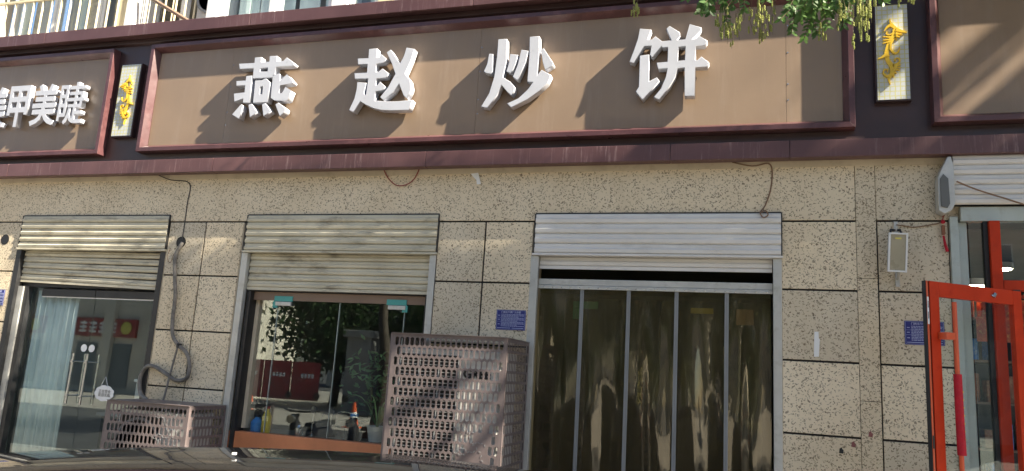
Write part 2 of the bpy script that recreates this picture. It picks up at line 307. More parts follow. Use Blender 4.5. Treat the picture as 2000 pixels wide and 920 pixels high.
LETTERS = {'yan':[[(-5.332,4.758),(-5.13,4.754),(-5.135,4.817),(-5.047,4.816),(-5.044,4.757),(-4.941,4.756),(-4.944,4.821),(-4.852,4.817),(-4.849,4.756),(-4.762,4.753),(-4.725,4.791),(-4.622,4.719),(-4.636,4.687),(-4.846,4.69),(-4.849,4.6),(-4.875,4.566),(-5.128,4.57),(-5.132,4.689),(-5.312,4.691)],[(-5.044,4.686),(-4.95,4.685),(-4.948,4.644),(-5.041,4.644)],[(-5.214,4.605),(-5.138,4.605),(-5.124,4.289),(-5.214,4.294),(-5.216,4.341),(-5.326,4.31),(-5.348,4.408),(-5.211,4.415),(-5.214,4.495),(-5.327,4.495),(-5.335,4.554),(-5.215,4.553)],[(-5.093,4.546),(-5.006,4.543),(-4.972,4.558),(-4.952,4.56),(-4.893,4.509),(-4.898,4.285),(-5.084,4.285)],[(-5.017,4.469),(-4.984,4.471),(-4.98,4.381),(-5.013,4.38)],[(-4.869,4.592),(-4.79,4.605),(-4.785,4.511),(-4.697,4.588),(-4.616,4.507),(-4.62,4.49),(-4.77,4.475),(-4.775,4.378),(-4.728,4.375),(-4.696,4.444),(-4.626,4.402),(-4.652,4.305),(-4.676,4.295),(-4.812,4.304),(-4.858,4.334),(-4.861,4.361)],[(-5.231,4.279),(-5.204,4.264),(-5.233,4.107),(-5.336,4.164)],[(-5.139,4.268),(-5.094,4.275),(-5.011,4.173),(-5.1,4.121)],[(-4.967,4.266),(-4.923,4.275),(-4.839,4.176),(-4.93,4.125)],[(-4.8,4.255),(-4.761,4.273),(-4.664,4.206),(-4.665,4.169),(-4.725,4.116)]],'zhao':[[(-3.737,4.818),(-3.641,4.817),(-3.638,4.716),(-3.611,4.716),(-3.587,4.751),(-3.522,4.694),(-3.548,4.653),(-3.634,4.647),(-3.632,4.556),(-3.6,4.553),(-3.557,4.588),(-3.479,4.529),(-3.506,4.484),(-3.617,4.483),(-3.619,4.405),(-3.595,4.408),(-3.571,4.445),(-3.504,4.384),(-3.535,4.346),(-3.613,4.343),(-3.612,4.239),(-3.478,4.223),(-3.342,4.218),(-3.186,4.225),(-3.216,4.118),(-3.41,4.122),(-3.528,4.132),(-3.629,4.16),(-3.717,4.202),(-3.776,4.238),(-3.843,4.123),(-3.898,4.149),(-3.849,4.275),(-3.835,4.374),(-3.836,4.455),(-3.727,4.439),(-3.745,4.324),(-3.72,4.3),(-3.712,4.486),(-3.868,4.491),(-3.88,4.557),(-3.734,4.554),(-3.736,4.648),(-3.848,4.651),(-3.859,4.72),(-3.733,4.716)],[(-3.527,4.766),(-3.482,4.792),(-3.429,4.721),(-3.362,4.629),(-3.326,4.714),(-3.305,4.803),(-3.213,4.78),(-3.239,4.665),(-3.295,4.515),(-3.233,4.444),(-3.212,4.368),(-3.213,4.331),(-3.248,4.242),(-3.29,4.279),(-3.351,4.408),(-3.41,4.323),(-3.509,4.236),(-3.554,4.274),(-3.474,4.378),(-3.405,4.52),(-3.461,4.647)]],'chao':[[(-2.394,4.671),(-2.353,4.666),(-2.345,4.483),(-2.356,4.454),(-2.414,4.468),(-2.438,4.488),(-2.408,4.564)],[(-2.308,4.819),(-2.217,4.816),(-2.207,4.58),(-2.232,4.413),(-2.155,4.361),(-2.105,4.306),(-2.107,4.268),(-2.132,4.217),(-2.176,4.253),(-2.243,4.332),(-2.279,4.229),(-2.375,4.101),(-2.441,4.118),(-2.366,4.253),(-2.325,4.424),(-2.31,4.636)],[(-2.173,4.653),(-2.092,4.638),(-2.11,4.545),(-2.134,4.479),(-2.161,4.452),(-2.202,4.474),(-2.181,4.559)],[(-2.06,4.691),(-1.988,4.673),(-2.007,4.557),(-2.076,4.38),(-2.09,4.376),(-2.132,4.412),(-2.09,4.534)],[(-1.982,4.821),(-1.884,4.82),(-1.876,4.668),(-1.885,4.407),(-1.843,4.466),(-1.745,4.406),(-1.777,4.325),(-1.851,4.254),(-1.966,4.171),(-2.129,4.094),(-2.174,4.139),(-2.06,4.185),(-1.972,4.27),(-1.923,4.343),(-1.981,4.351),(-1.976,4.622)],[(-1.862,4.677),(-1.833,4.689),(-1.768,4.589),(-1.728,4.525),(-1.729,4.506),(-1.807,4.461),(-1.834,4.536)]],'bing':[[(-0.903,4.821),(-0.796,4.801),(-0.83,4.704),(-0.786,4.702),(-0.756,4.732),(-0.694,4.676),(-0.609,4.681),(-0.633,4.739),(-0.658,4.8),(-0.627,4.825),(-0.535,4.756),(-0.526,4.716),(-0.556,4.68),(-0.481,4.681),(-0.444,4.829),(-0.338,4.786),(-0.346,4.755),(-0.42,4.676),(-0.385,4.68),(-0.359,4.708),(-0.282,4.65),(-0.306,4.607),(-0.385,4.607),(-0.389,4.469),(-0.369,4.468),(-0.334,4.501),(-0.265,4.435),(-0.284,4.398),(-0.388,4.4),(-0.39,4.123),(-0.48,4.126),(-0.485,4.402),(-0.546,4.398),(-0.567,4.312),(-0.613,4.229),(-0.707,4.102),(-0.757,4.131),(-0.692,4.215),(-0.651,4.326),(-0.639,4.404),(-0.723,4.403),(-0.74,4.468),(-0.64,4.471),(-0.639,4.614),(-0.691,4.612),(-0.697,4.627),(-0.78,4.522),(-0.803,4.55),(-0.792,4.639),(-0.857,4.639),(-0.95,4.475),(-0.992,4.494),(-0.954,4.607),(-0.921,4.717)],[(-0.541,4.61),(-0.48,4.61),(-0.482,4.476),(-0.546,4.472)],[(-0.896,4.549),(-0.809,4.553),(-0.805,4.288),(-0.733,4.322),(-0.707,4.282),(-0.859,4.109),(-0.924,4.194),(-0.898,4.24)]]}
ORNAMENT = [([(0.022,0.234),(0.027,0.174),(-0.009,0.111),(-0.038,0.038),(-0.049,-0.015),(-0.042,-0.069),(-0.016,-0.119),(-0.003,-0.157),(-0.018,-0.209),(-0.037,-0.24),(-0.027,-0.295)],[0.0197,0.0413,0.0472,0.0413,0.0413,0.0374,0.0452,0.0511,0.0374,0.0256,0.0039]),([(-0.014,0.313),(-0.01,0.274),(0.009,0.24)],[0.0039,0.0177,0.0295]),([(0.022,0.223),(-0.008,0.247),(-0.037,0.233),(-0.063,0.194)],[0.0295,0.0275,0.0216,0.0039]),([(0.012,0.205),(0.005,0.173),(-0.026,0.158),(-0.046,0.171),(-0.039,0.19)],[0.0157,0.0128,0.0118,0.0098,0.0098]),([(0.031,0.206),(0.071,0.186),(0.114,0.17)],[0.0393,0.0275,0.0049]),([(0.027,0.168),(0.081,0.156)],[0.0256,0.0059]),([(0.029,0.146),(0.06,0.13)],[0.0216,0.0049]),([(0.022,0.136),(0.037,0.108)],[0.0157,0.0049]),([(0.004,0.134),(-0.075,0.147)],[0.0236,0.0049]),([(-0.004,0.116),(-0.072,0.114)],[0.0216,0.0049]),([(-0.012,0.099),(-0.077,0.084)],[0.0216,0.0049]),([(-0.013,0.079),(-0.014,0.026),(0.01,-0.01),(0.041,-0.002),(0.055,0.037)],[0.0157,0.0197,0.0177,0.0177,0.0098]),([(-0.046,-0.015),(-0.082,-0.042),(-0.119,-0.055)],[0.0374,0.0216,0.003]),([(-0.045,-0.037),(-0.023,-0.033)],[0.0157,0.0049]),([(-0.002,-0.13),(0.044,-0.101),(0.052,-0.07),(0.032,-0.056),(0.01,-0.072),(0.024,-0.082)],[0.0295,0.0177,0.0128,0.0118,0.0118,0.0098]),([(0.006,-0.136),(0.059,-0.12)],[0.0256,0.0059]),([(0.006,-0.147),(0.057,-0.145)],[0.0236,0.0059]),([(0.004,-0.157),(0.049,-0.169)],[0.0236,0.0059]),([(0.0,-0.17),(0.024,-0.199)],[0.0236,0.0049]),([(-0.006,-0.178),(0.0,-0.229)],[0.0216,0.0049]),([(-0.009,-0.199),(-0.05,-0.218),(-0.079,-0.189),(-0.069,-0.158),(-0.044,-0.158),(-0.047,-0.177)],[0.0315,0.0216,0.0157,0.0118,0.0118,0.0098]),([(-0.037,-0.227),(-0.06,-0.222)],[0.0138,0.0049])]
# ================================================================ the setting
structure(MB().box(-150, 150, -150, -2.6, -.35, -.25).build('street', 'asphalt'))
structure(MB().box(-60, 60, -40, -12.5, -.26, -.242).build('far_pavement', 'paving'))
structure(MB().box(-60, 60, -2.45, .0, -.35, 0).build('pavement', 'paving'))
structure(MB().box(-60, 60, -2.6, -2.45, -.35, 0.012).build('kerb', 'kerb', bevel=.02))
XL, XR = -11.5, 6.0
bld = thing('shop_building', (-3, .3, 0), 'speckled beige shop building with shuttered openings and white framed windows upstairs', 'building')
# openings: (x0, x1)
OP = [(-8.255, -6.115), (-5.135, -2.872), (-1.878, .356), (1.662, 5.2)]
piers = [(XL, OP[0][0]), (OP[0][1], OP[1][0]), (OP[1][1], OP[2][0]), (OP[2][1], OP[3][0]), (OP[3][1], XR)]
wc = MB()
for a, b in piers: wc.box(a + .004, b - .004, .014, .34, 0, 2.996)
wc.box(XL, XR, .014, .34, 3.0, 3.62)
wc.build('wall_core', 'joint', bld)
for a, b in piers[:]:
    for x0, x1 in ((a - .003, a + .004), (b - .004, b + .003)):
        if XL < x0 < XR - .1: B('reveal', 'plaster', bld, x0, x1, .002, .335, 0, 2.99)
cols = [[(XL, -9.72), (-9.72, -9.0), (-9.0, -8.258)], [(-6.112, -5.627), (-5.627, -5.138)], [(-2.869, -2.372), (-2.372, -1.881)], [(.359, .955)], [(1.114, 1.659)], [(5.203, XR)]]
g = .0085
for c in cols:
    for x0, x1 in c:
        for k in range(5):
            B('wall_panel', 'stone', bld, x0 + (g if x0 not in (.359,) else .001), x1 - (g if x1 not in (.955,) else .001), random.uniform(-.001, .001), .03, .6 * k + g, .6 * k + .6 - g, bevel=.003)
for x0, x1 in ((XL, .953), (1.115, XR)): B('wall_panel', 'stone', bld, x0, x1, 0, .03, 3.0 + g, 3.60, bevel=.003)
for z0, z1 in ((0, 1.495), (1.499, 2.505), (2.509, 3.60)): B('cover_strip', 'stone', bld, .957, 1.111, -.005, .03, z0, z1, bevel=.003)
B('wall_lintel_strip', 'plaster', bld, XL, XR, -.012, .0, 3.485, 3.60)
# upper storey
B('upper_wall', 'upper_wall', bld, XL, -9.6, .06, .4, 3.62, 8.0)
B('upper_wall', 'upper_wall', bld, -3.4, XR, .06, .4, 3.62, 5.30)
B('upper_wall', 'upper_wall', bld, -9.6, -3.4, .06, .4, 3.62, 5.30)
B('upper_wall', 'upper_wall', bld, -9.6, XR, .06, .4, 7.0, 8.0)
B('upper_wall', 'upper_wall', bld, 1.2, XR, .06, .4, 5.30, 7.0)
B('balcony_back_wall', 'upper_wall', bld, -9.6, -6.1, 1.7, 1.9, 5.2, 7.0)
B('balcony_floor', 'upper_wall', bld, -9.6, -6.1, .06, 1.7, 5.1, 5.298)
B('upper_room_wall', 'room_light', bld, -6.1, 1.2, 3.0, 3.1, 5.2, 7.0)
B('upper_room_floor', 'room_light', bld, -6.1, 1.2, .4, 3.0, 5.1, 5.298)
B('roof', 'upper_wall', bld, XL, XR, .06, 8, 8.0, 8.2)
def window(x0, x1, z0, z1, y, fw=.06, panes=1, parent=bld, fm='window_white', gm='glass_light', depth=.07):
    w = MB()
    w.box(x0, x1, y, y + depth, z0, z0 + fw).box(x0, x1, y, y + depth, z1 - fw, z1)
    w.box(x0, x0 + fw, y, y + depth, z0 + fw, z1 - fw).box(x1 - fw, x1, y, y + depth, z0 + fw, z1 - fw)
    o = w.build('window', fm, parent)
    n = panes; pw = (x1 - x0 - 2 * fw) / n
    for i in range(n):
        a = x0 + fw + i * pw
        if i: B('mullion', fm, o, a - fw * .4, a + fw * .4, y + .004, y + depth - .004, z0 + fw, z1 - fw)
        B('pane', gm, o, a + (fw * .4 if i else 0), a + pw - (fw * .4 if i < n - 1 else 0), y + .03, y + .036, z0 + fw, z1 - fw)
    return o
# white framed upstairs windows (right of the balcony)
B('window_post', 'window_white', bld, -6.06, -5.93, .03, .40, 5.30, 7.0)
window(-5.92, -5.16, 5.36, 6.9, .08, .075, 1)
window(-5.15, -4.42, 5.36, 6.9, .10, .05, 1)
B('window_post', 'window_white', bld, -4.41, -4.22, .07, .40, 5.30, 7.0)
window(-4.21, -3.85, 5.34, 6.9, .12, .05, 1, gm='glass')
B('window_post', 'cream_bar', bld, -3.84, -3.66, .09, .40, 5.30, 7.0)
window(-3.65, -1.9, 5.34, 6.9, .10, .06, 2); window(-1.88, 1.18, 5.34, 6.9, .10, .06, 3)
B('window_ledge', 'window_white', bld, -5.92, 1.18, .02, .40, 5.302, 5.338)
for i in range(24):
    x = -5.85 + i * .17 + random.uniform(-.03, .03) + (.25 if i > 8 else 0)
    B('upstairs_curtain', 'curtain_cloth', bld, x, x + .15, .30 + .03 * (i % 2), .31 + .03 * (i % 2), 5.34, 6.9)
for i in range(15):
    if i not in (3, 4, 9): B('balcony_curtain', ('curtain_cloth', 'pack_cream', 'room_light')[i % 3], bld, -9.5 + i * .155, -9.5 + i * .155 + .148, .50 + .03 * (i % 2), .51 + .03 * (i % 2), 5.34, 6.9)
# balcony windows behind the bars
for i in range(3):
    window(-9.5 + i * .76, -9.5 + i * .76 + .75, 5.34, 6.9, .34, .05, 1, fm='window_white', gm='glass_light')
B('balcony_post', 'window_white', bld, -7.23, -7.10, .0, .40, 5.30, 7.0); B('balcony_post', 'cream_bar', bld, -7.38, -7.235, .02, .40, 5.30, 7.0)
window(-7.08, -6.1, 5.45, 6.9, 1.5, .05, 3)
# balcony railing
rl = thing('balcony_railing', (-8.3, -.1, 5.33), 'cream metal security bars of the upstairs balcony above the nail shop sign', 'railing')
B('rail', 'cream_bar', rl, -9.55, -7.2, -.12, -.09, 5.845, 5.875); B('rail', 'cream_bar', rl, -9.55, -7.2, -.12, -.09, 5.335, 5.365); B('rail', 'cream_bar', rl, -9.55, -7.2, -.12, -.09, 6.8, 6.83)
for i in range(16):
    MB().tube([(-9.5 + i * .15, -.105, 5.34), (-9.5 + i * .15, -.105, 6.82)], .013, 8).build('bar', 'cream_bar', rl, True)
for x in (-9.5, -7.25): B('bracket', 'cream_bar', rl, x - .02, x + .02, -.09, .06, 5.35, 5.37)
ng = thing('window_grille', (-6.6, .1, 5.33), 'pale metal bars with a slanting brown pipe beside the upstairs air conditioner', 'grille')
for x in (-7.02, -6.88, -6.74, -6.62, -6.58, -6.44, -6.30): MB().tube([(x, .10, 5.3), (x, .10, 6.9)], .011, 6).build('bar', 'cream_bar', ng, True)
B('post', 'window_white', ng, -6.56, -6.47, .16, .22, 5.3, 6.9); B('rail', 'cream_bar', ng, -7.05, -6.1, .09, .11, 5.3, 5.33)
MB().tube([(-7.0, .02, 5.86), (-6.29, .02, 5.45), (-6.2, .05, 5.38)], .025, 8).build('pipe', 'brown_pipe', ng, True)
ua = thing('air_conditioner', (-6.2, .5, 5.42), 'white outdoor air conditioner unit on the upstairs ledge beside the window', 'air conditioner')
B('body', 'ac_white', ua, -6.40, -6.08, .25, .75, 5.55, 6.15, bevel=.01)
f = MB()
for k in range(6): f.lathe((-6.2, .235, 5.86), [(.03 + k * .035, 0), (.034 + k * .035, 0), (.034 + k * .035, .004), (.03 + k * .035, .004)], 24, 'Y')
f.build('fan_grille', 'hose_grey', ua); B('bracket', 'cream_bar', ua, -6.42, -6.06, .2, .8, 5.5, 5.53)
# rooms behind the openings
def room(name, x0, x1, depth, m, floor=.02, zt=3.0):
    o = MB()
    o.box(x0, x1, depth, depth + .1, floor, zt); o.box(x0 - .1, x0, .345, depth, floor, zt); o.box(x1, x1 + .1, .345, depth, floor, zt)
    o.box(x0 - .1, x1 + .1, .345, depth + .1, zt, zt + .1); o.box(x0 - .1, x1 + .1, .0, depth + .1, floor - .1, floor)
    structure(o.build(name, m))
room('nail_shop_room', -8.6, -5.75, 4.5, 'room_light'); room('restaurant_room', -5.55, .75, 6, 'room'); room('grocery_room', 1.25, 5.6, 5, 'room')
# ================================================================ sign fascia
fa = thing('sign_fascia', (-3, -.05, 3.53), 'long dark maroon sign fascia with worn upper and lower ledges above the shops', 'fascia')
B('backing_board', 'backing', fa, XL, XR, -.05, .058, 3.60, 5.30)
def ledge(name, xs, prof, m):
    for a, b in zip(xs[:-1], xs[1:]):
        MB().loft([[(x, y, z) for y, z in prof] for x in (a + .002, b - .002)]).build(name, m, fa, bevel=.004)
ledge('lower_ledge', [XL, -8.45, -5.52, -3.0, -.6, .42, XR], [(-.052, 3.528), (-.16, 3.528), (-.16, 3.682), (-.052, 3.70)], 'maroon_worn')
ledge('upper_ledge', [XL, -8.2, -5.25, -2.6, .3, 3.2, XR], [(-.052, 5.215), (-.20, 5.205), (-.205, 5.345), (.04, 5.37), (.04, 5.302), (-.052, 5.302)], 'maroon_worn')
ledge('soffit_strip', [XL, -7.5, -4.9, -1.6, XR], [(.05, 3.555), (-.15, 3.535), (-.05, 3.598), (.05, 3.598)], 'brown_pipe')
ledge('upper_fillet', [XL, -4.4, XR], [(-.052, 5.14), (-.085, 5.16), (-.085, 5.213), (-.052, 5.213)], 'backing')
def board(name, x0, x1, z0, z1, label, seams):
    s = thing(name, ((x0 + x1) / 2, -.05, z0), label, 'sign board')
    yb, w, fl, p, yp = -.052, .09, .05, -.16, -.08
    O = [(x0, z0), (x1, z0), (x1, z1), (x0, z1)]
    def ins(d): return [(x0 + d, z0 + d), (x1 - d, z0 + d), (x1 - d, z1 - d), (x0 + d, z1 - d)]
    prof = [(0, yb), (.004, p), (fl, p), (w, yp - .004), (w, yb)]
    for i in range(4):
        j = (i + 1) % 4
        ra = [(ins(d)[i][0], y, ins(d)[i][1]) for d, y in prof]; rb = [(ins(d)[j][0], y, ins(d)[j][1]) for d, y in prof]
        MB().loft([ra, rb]).build('frame_rail', 'maroon', s, bevel=.0025)
    xs = [x0 + w + .001] + seams + [x1 - w - .001]
    for a, b in zip(xs[:-1], xs[1:]): B('panel_sheet', 'tan_panel', s, a + .0012, b - .0012, yp, yb - .003, z0 + w + .001, z1 - w - .001)
    sc = MB()
    for x in seams:
        for z in (z0 + .3, z0 + .45, z0 + .75, z1 - .3): sc.lathe((x + .015, yp - .0005, z), [(.006, 0), (.005, .003)], 8, 'Y')
    if seams: sc.build('rivets', 'steel', s)
    return s
sg = board('sign_board', -6.60, .955, 3.785, 5.095, 'long tan sign board reading 燕赵炒饼 in white block characters', [-5.5, -2.53, .40])
for k, nm in (('yan', 'character'), ('zhao', 'character'), ('chao', 'character'), ('bing', 'character')):
    o = link(nm, plate(LETTERS[k], -.102, .088, .004), 'acrylic', sg); o['label'] = 'white raised character ' + {'yan': '燕', 'zhao': '赵', 'chao': '炒', 'bing': '饼'}[k]
sgl = board('sign_board', XL, -7.135, 3.775, 5.085, 'tan sign board at the left edge reading 美甲美睫 in white', [-9.6])
def fitchar(ch, x0, x1, z0, z1, s):
    me = text(ch, .5, .06, .004 if ch == '睫' else .011); xs = [v.co.x for v in me.vertices]; zs = [v.co.z for v in me.vertices]
    a, b = (x1 - x0) / (max(xs) - min(xs)), (z1 - z0) / (max(zs) - min(zs))
    me.transform(Matrix.Translation((x0, -.14, z0)) @ Matrix.Diagonal((a, 1, b, 1)) @ Matrix.Translation((-min(xs), 0, -min(zs))))
    o = link('character', me, 'acrylic', s); o['label'] = 'white raised character ' + ch
for ch, a, b in (('美', -9.05, -8.66), ('甲', -8.63, -8.31), ('美', -8.25, -7.87), ('睫', -7.83, -7.45)): fitchar(ch, a, b, 4.15, 4.68, sgl)
sgr = board('sign_board', 1.548, XR + .2, 3.80, 5.09, 'blank tan sign board at the right edge with dappled shade', [3.6])
# ornament plaques
def plaque(x0, x1, z0, z1, mirror, label):
    t = thing('ornament_plaque', ((x0 + x1) / 2, -.05, z0), label, 'plaque', 'ornament plaques between the sign boards')
    B('rim', 'plaque_rim', t, x0, x1, -.112, -.052, z0, z1, bevel=.003); B('lattice_face', 'lattice', t, x0 + .014, x1 - .014, -.118, -.113, z0 + .014, z1 - .014)
    cx, cz = (x0 + x1) / 2, z0 + (z1 - z0) * .49; mm = -1 if mirror else 1
    bird = MB()
    for i, (pts, ws) in enumerate(ORNAMENT):
        c = spline([(p[0], 0, p[1]) for p in pts], 4); n = len(c); L_, R_ = [], []
        for k, q in enumerate(c):
            d = (c[min(k + 1, n - 1)] - c[max(k - 1, 0)]).normalized(); nn = Vector((-d.z, 0, d.x))
            u = k / (n - 1) * (len(ws) - 1); a = int(min(u, len(ws) - 2)); wd = (ws[a] + (ws[a + 1] - ws[a]) * (u - a)) / 2 * .86
            L_.append(q + nn * wd); R_.append(q - nn * wd)
        yf = -.134 - .0007 * (i % 7); yb2 = -.119
        rings = []
        for l, r in zip(L_, R_): rings.append([(cx + mm * l.x, yb2, cz + l.z), (cx + mm * l.x, yf, cz + l.z), (cx + mm * r.x, yf, cz + r.z), (cx + mm * r.x, yb2, cz + r.z)])
        bird.loft(rings)
    bird.build('phoenix_scroll', 'gold', t)
plaque(-7.035, -6.735, 3.985, 4.89, True, 'pale lattice plaque with gold bird scroll beside the nail shop sign')
plaque(1.122, 1.402, 4.02, 4.915, False, 'pale lattice plaque with gold bird scroll under the tree leaves')
# ================================================================ roller shutters
def slat(x0, x1, z0, h, y, m, parent, name, sag=0.):
    """one convex slat; its top at z0 + h"""
    pr = [(0, 0), (-.004, .04), (-.016, .12), (-.020, .45), (-.014, .54), (-.007, .60), (-.007, .88), (-.001, .97), (0, 1)]
    rings = []
    for x, dz in ((x0, 0), (x1, sag)):
        rings.append([(x, y + a, z0 + dz + b * h) for a, b in pr] + [(x, y + .012, z0 + dz + h), (x, y + .012, z0 + dz)])
    return MB().loft(rings).build(name, m, parent)
def shutter(x0, x1, label, m, nbox, ncurt, hb, hc, zb, tilt=0., gm='aluminium', boxh=.385):
    t = thing('roller_shutter', ((x0 + x1) / 2, 0, 2.3), label, 'roller shutter', 'roller shutters over the openings')
    z1 = 3.07
    for k in range(nbox): slat(x0, x1, z1 - (k + 1) * hb, hb - .003, -.012, m, t, 'housing_slat')
    B('housing_lip', m, t, x0 - .02, x1 + .015, -.03, .06, z1 - nbox * hb - .022, z1 - nbox * hb - .002, bevel=.003)
    B('housing_back', 'black', t, x0 + .004, x1 - .004, .006, .05, z1 - nbox * hb, z1 - .004); B('housing_top', 'dark_frame', t, x0 - .006, x1 + .006, -.014, .03, z1, z1 + .010)
    B('end_plate', 'dark_frame', t, x0 - .012, x0 - .002, -.022, .03, z1 - nbox * hb, z1); B('end_plate', 'dark_frame', t, x1 + .002, x1 + .010, -.022, .03, z1 - nbox * hb, z1)
    zc = z1 - nbox * hb - .02
    for k in range(ncurt): slat(x0 + .045, x1 - .07, zc - (k + 1) * hc, hc - .003, .062, m, t, 'curtain_slat', tilt * (k + 1) / ncurt)
    zl = zc - ncurt * hc
    MB().loft([[(x, y, z + dz) for y, z in ((.05, zl - .03), (.05, zl), (.075, zl), (.075, zl - .03))] for x, dz in ((x0 + .042, 0), (x1 - .072, tilt))]).build('bottom_bar', m, t)
    for a, b in ((x0 - .035, x0 + .04), (x1 - .065, x1 + .004)):
        g_ = MB().box(a, b, -.004, .05, 0, z1 - nbox * hb - .024); g_.build('guide_rail', gm, t, bevel=.003)
    return t, zl
shutter(-8.235, -6.12, 'dirty old roller shutter half rolled above the nail shop glass door', 'shutter_old', 5, 5, .077, .070, 2.3, -.05, 'dark_frame')
shutter(-5.085, -2.872, 'dirty beige roller shutter above the restaurant window with orange sill', 'shutter_old', 5, 5, .077, .073, 2.3)
shutter(-1.862, .352, 'clean pale grey roller shutter above the plastic strip curtain doorway', 'shutter_new', 4, 1, .095, .09, 2.57)
# ================================================================ nail shop: glass double door
gd = thing('glass_door', (-7.1, .12, 0), 'glass double door with long steel handles of the nail shop', 'door')
B('header', 'dark_frame', gd, -8.21, -6.17, .09, .19, 2.235, 2.33); B('jamb', 'aluminium', gd, -8.21, -8.12, .04, .19, 0, 2.232); B('jamb', 'dark_frame', gd, -8.118, -8.06, .06, .19, 0, 2.232); B('jamb', 'dark_frame', gd, -6.24, -6.175, .08, .19, 0, 2.232)
B('side_glass', 'glass', gd, -8.055, -7.90, .12, .132, .02, 2.23)
for x0, x1, hx in ((-7.895, -7.108, -7.215), (-7.10, -6.245, -7.015)):
    lf = B('door_leaf', 'glass', gd, x0, x1, .12, .132, .1, 2.13)
    B('top_rail', 'dark_frame', lf, x0, x1, .105, .147, 2.131, 2.215, bevel=.003); B('bottom_rail', 'steel', lf, x0, x1, .105, .147, .03, .099, bevel=.003)
    B('edge_strip', 'window_white', lf, x0, x1, .116, .136, 2.118, 2.1295)
    h = MB()
    for y in (.045, .21): h.tube([(hx, y, .93), (hx, y, 1.49)], .0125, 10)
    for z in (1.02, 1.40): h.tube([(hx, .03, z), (hx, .225, z)], .008, 8); h.lathe((hx, .03, z), [(.0, .004), (.017, .003), (.017, -.006), (.0, -.01)], 10, 'Y')
    h.build('handle', 'steel', lf, True)
    st = MB(); sx = -7.16 if x0 < -7.5 else -7.05; st.lathe((sx, .1195, 1.553), [(.0, .0005), (.043, .0005), (.043, .0)], 24, 'Y'); st.build('sticker', 'paper', lf)
B('edge_strip', 'window_white', gd, -6.252, -6.243, .10, .118, .1, 2.13)
cs = thing('hanging_sign', (-6.77, .11, .97), 'white cloud shaped hanging sign with two lines of grey writing on glass door', 'sign')
pts = []
for k in range(72):
    t = 2 * math.pi * k / 72; r = 1 + .09 * abs(math.sin(t * 4.5)); pts.append((-6.77 + .125 * r * math.cos(t), 1.07 + .082 * r * math.sin(t)))
link('card', plate([pts], .117, .006, .001), 'paper', cs)
for bd, z in (('正在营业', 1.088), ('欢迎光临', 1.048)):
    me = text(bd, .042, .002); me.transform(Matrix.Translation((-6.765, .1095, z))); link('lettering', me, 'hose', cs)
MB().tube([(-6.83, .112, 1.145), (-6.78, .112, 1.25), (-6.735, .112, 1.15)], .0035, 6).build('cord', 'paper', cs, True)
cu = thing('sheer_curtain', (-7.8, .35, .1), 'white sheer curtain hanging inside the nail shop glass door', 'curtain')
def drape(x0, x1, y, z0, z1, n, amp, name, m, parent):
    rings = []
    for zz in (z0, z1): rings.append([(x0 + (x1 - x0) * k / n, y + amp * math.sin(k * 1.1) + amp * .6 * math.sin(k * .47 + 1), zz) for k in range(n + 1)])
    o = MB().loft(rings, False).build(name, m, parent, True); s_ = o.modifiers.new('thick', 'SOLIDIFY'); s_.thickness = .004; return o
drape(-8.05, -7.40, .19, .12, 2.2, 60, .022, 'cloth', 'curtain_cloth', cu)
wb = thing('cabinet', (-6.5, .5, 0), 'cream cabinet standing inside the glass door', 'cabinet'); B('body', 'ac_white', wb, -6.62, -6.36, .4, .75, .03, 1.2, bevel=.01); B('cap', 'window_white', wb, -6.64, -6.34, .38, .77, 1.203, 1.24, bevel=.01)
ms = thing('manicure_table', (-7.3, 1.5, 0), 'dim white table inside the nail shop', 'table'); B('top', 'white_plastic', ms, -7.9, -6.7, 1.2, 1.7, .72, .76)
for x in (-7.85, -6.78):
    for y in (1.24, 1.62): B('leg', 'steel', ms, x, x + .04, y, y + .04, .02, .72)
# ================================================================ restaurant window
rw = thing('shop_window', (-4, .12, 0), 'wide frameless glass shop window with orange board below', 'window')
B('head', 'dark_frame', rw, -5.03, -2.94, .08, .2, 2.26, 2.36); B('jamb', 'dark_frame', rw, -5.03, -4.985, .05, .2, 0, 2.258); B('jamb', 'dark_frame', rw, -2.985, -2.94, .08, .2, 0, 2.258)
B('side_board', 'plaster', rw, -4.983, -4.94, .16, .3, .83, 2.258); B('top_strip', 'brown_pipe', rw, -4.98, -2.99, .105, .16, 2.17, 2.255)
for a, b in ((-4.872, -4.683), (-4.677, -3.951), (-3.945, -3.218), (-3.212, -2.99)): B('pane', 'glass_dark', rw, a, b, .12, .132, .805, 2.168)
for x in (-4.68, -3.948, -3.215): B('glass_edge', 'alu_green', rw, x - .0025, x + .0025, .117, .135, .806, 2.168)
for x, s_ in ((-4.70, 1), (-3.20, -1)):
    a = sorted((x, x + s_ * .19)); B('patch_fitting', 'aluminium', rw, a[0], a[1], .09, .116, 2.115, 2.155, bevel=.004)
    B('fitting_cover', 'teal', rw, a[0] - .02, a[1] + .01, .095, .117, 2.158, 2.215, bevel=.003); B('fitting_cover', 'teal', rw, x - .035, x + .02, .1, .1165, 2.09, 2.156)
B('sill_board', 'orange_board', rw, -5.07, -2.94, .07, .19, .60, .80, bevel=.006); B('plinth', 'orange_board', rw, -5.07, -2.94, .075, .19, .02, .597)
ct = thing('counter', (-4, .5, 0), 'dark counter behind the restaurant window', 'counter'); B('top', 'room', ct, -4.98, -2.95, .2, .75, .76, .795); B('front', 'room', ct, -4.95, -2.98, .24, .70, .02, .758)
def bottle(x, y, m, cap, label, h=.24, r=.05):
    t = thing('bottle', (x, y, .796), label, 'bottle'); MB().lathe((x, y, .796), [(r * .9, 0), (r, .02), (r, h * .6), (r * .45, h * .82), (r * .4, h * .9)], 16).build('body', m, t, True)
    MB().lathe((x, y, .796), [(r * .5, h * .902), (r * .5, h), (0, h)], 12).build('cap', cap, t, True)
bottle(-4.84, .225, 'blue_plastic', 'dark_cloth', 'squat blue bottle on the counter behind the window', .17, .065)
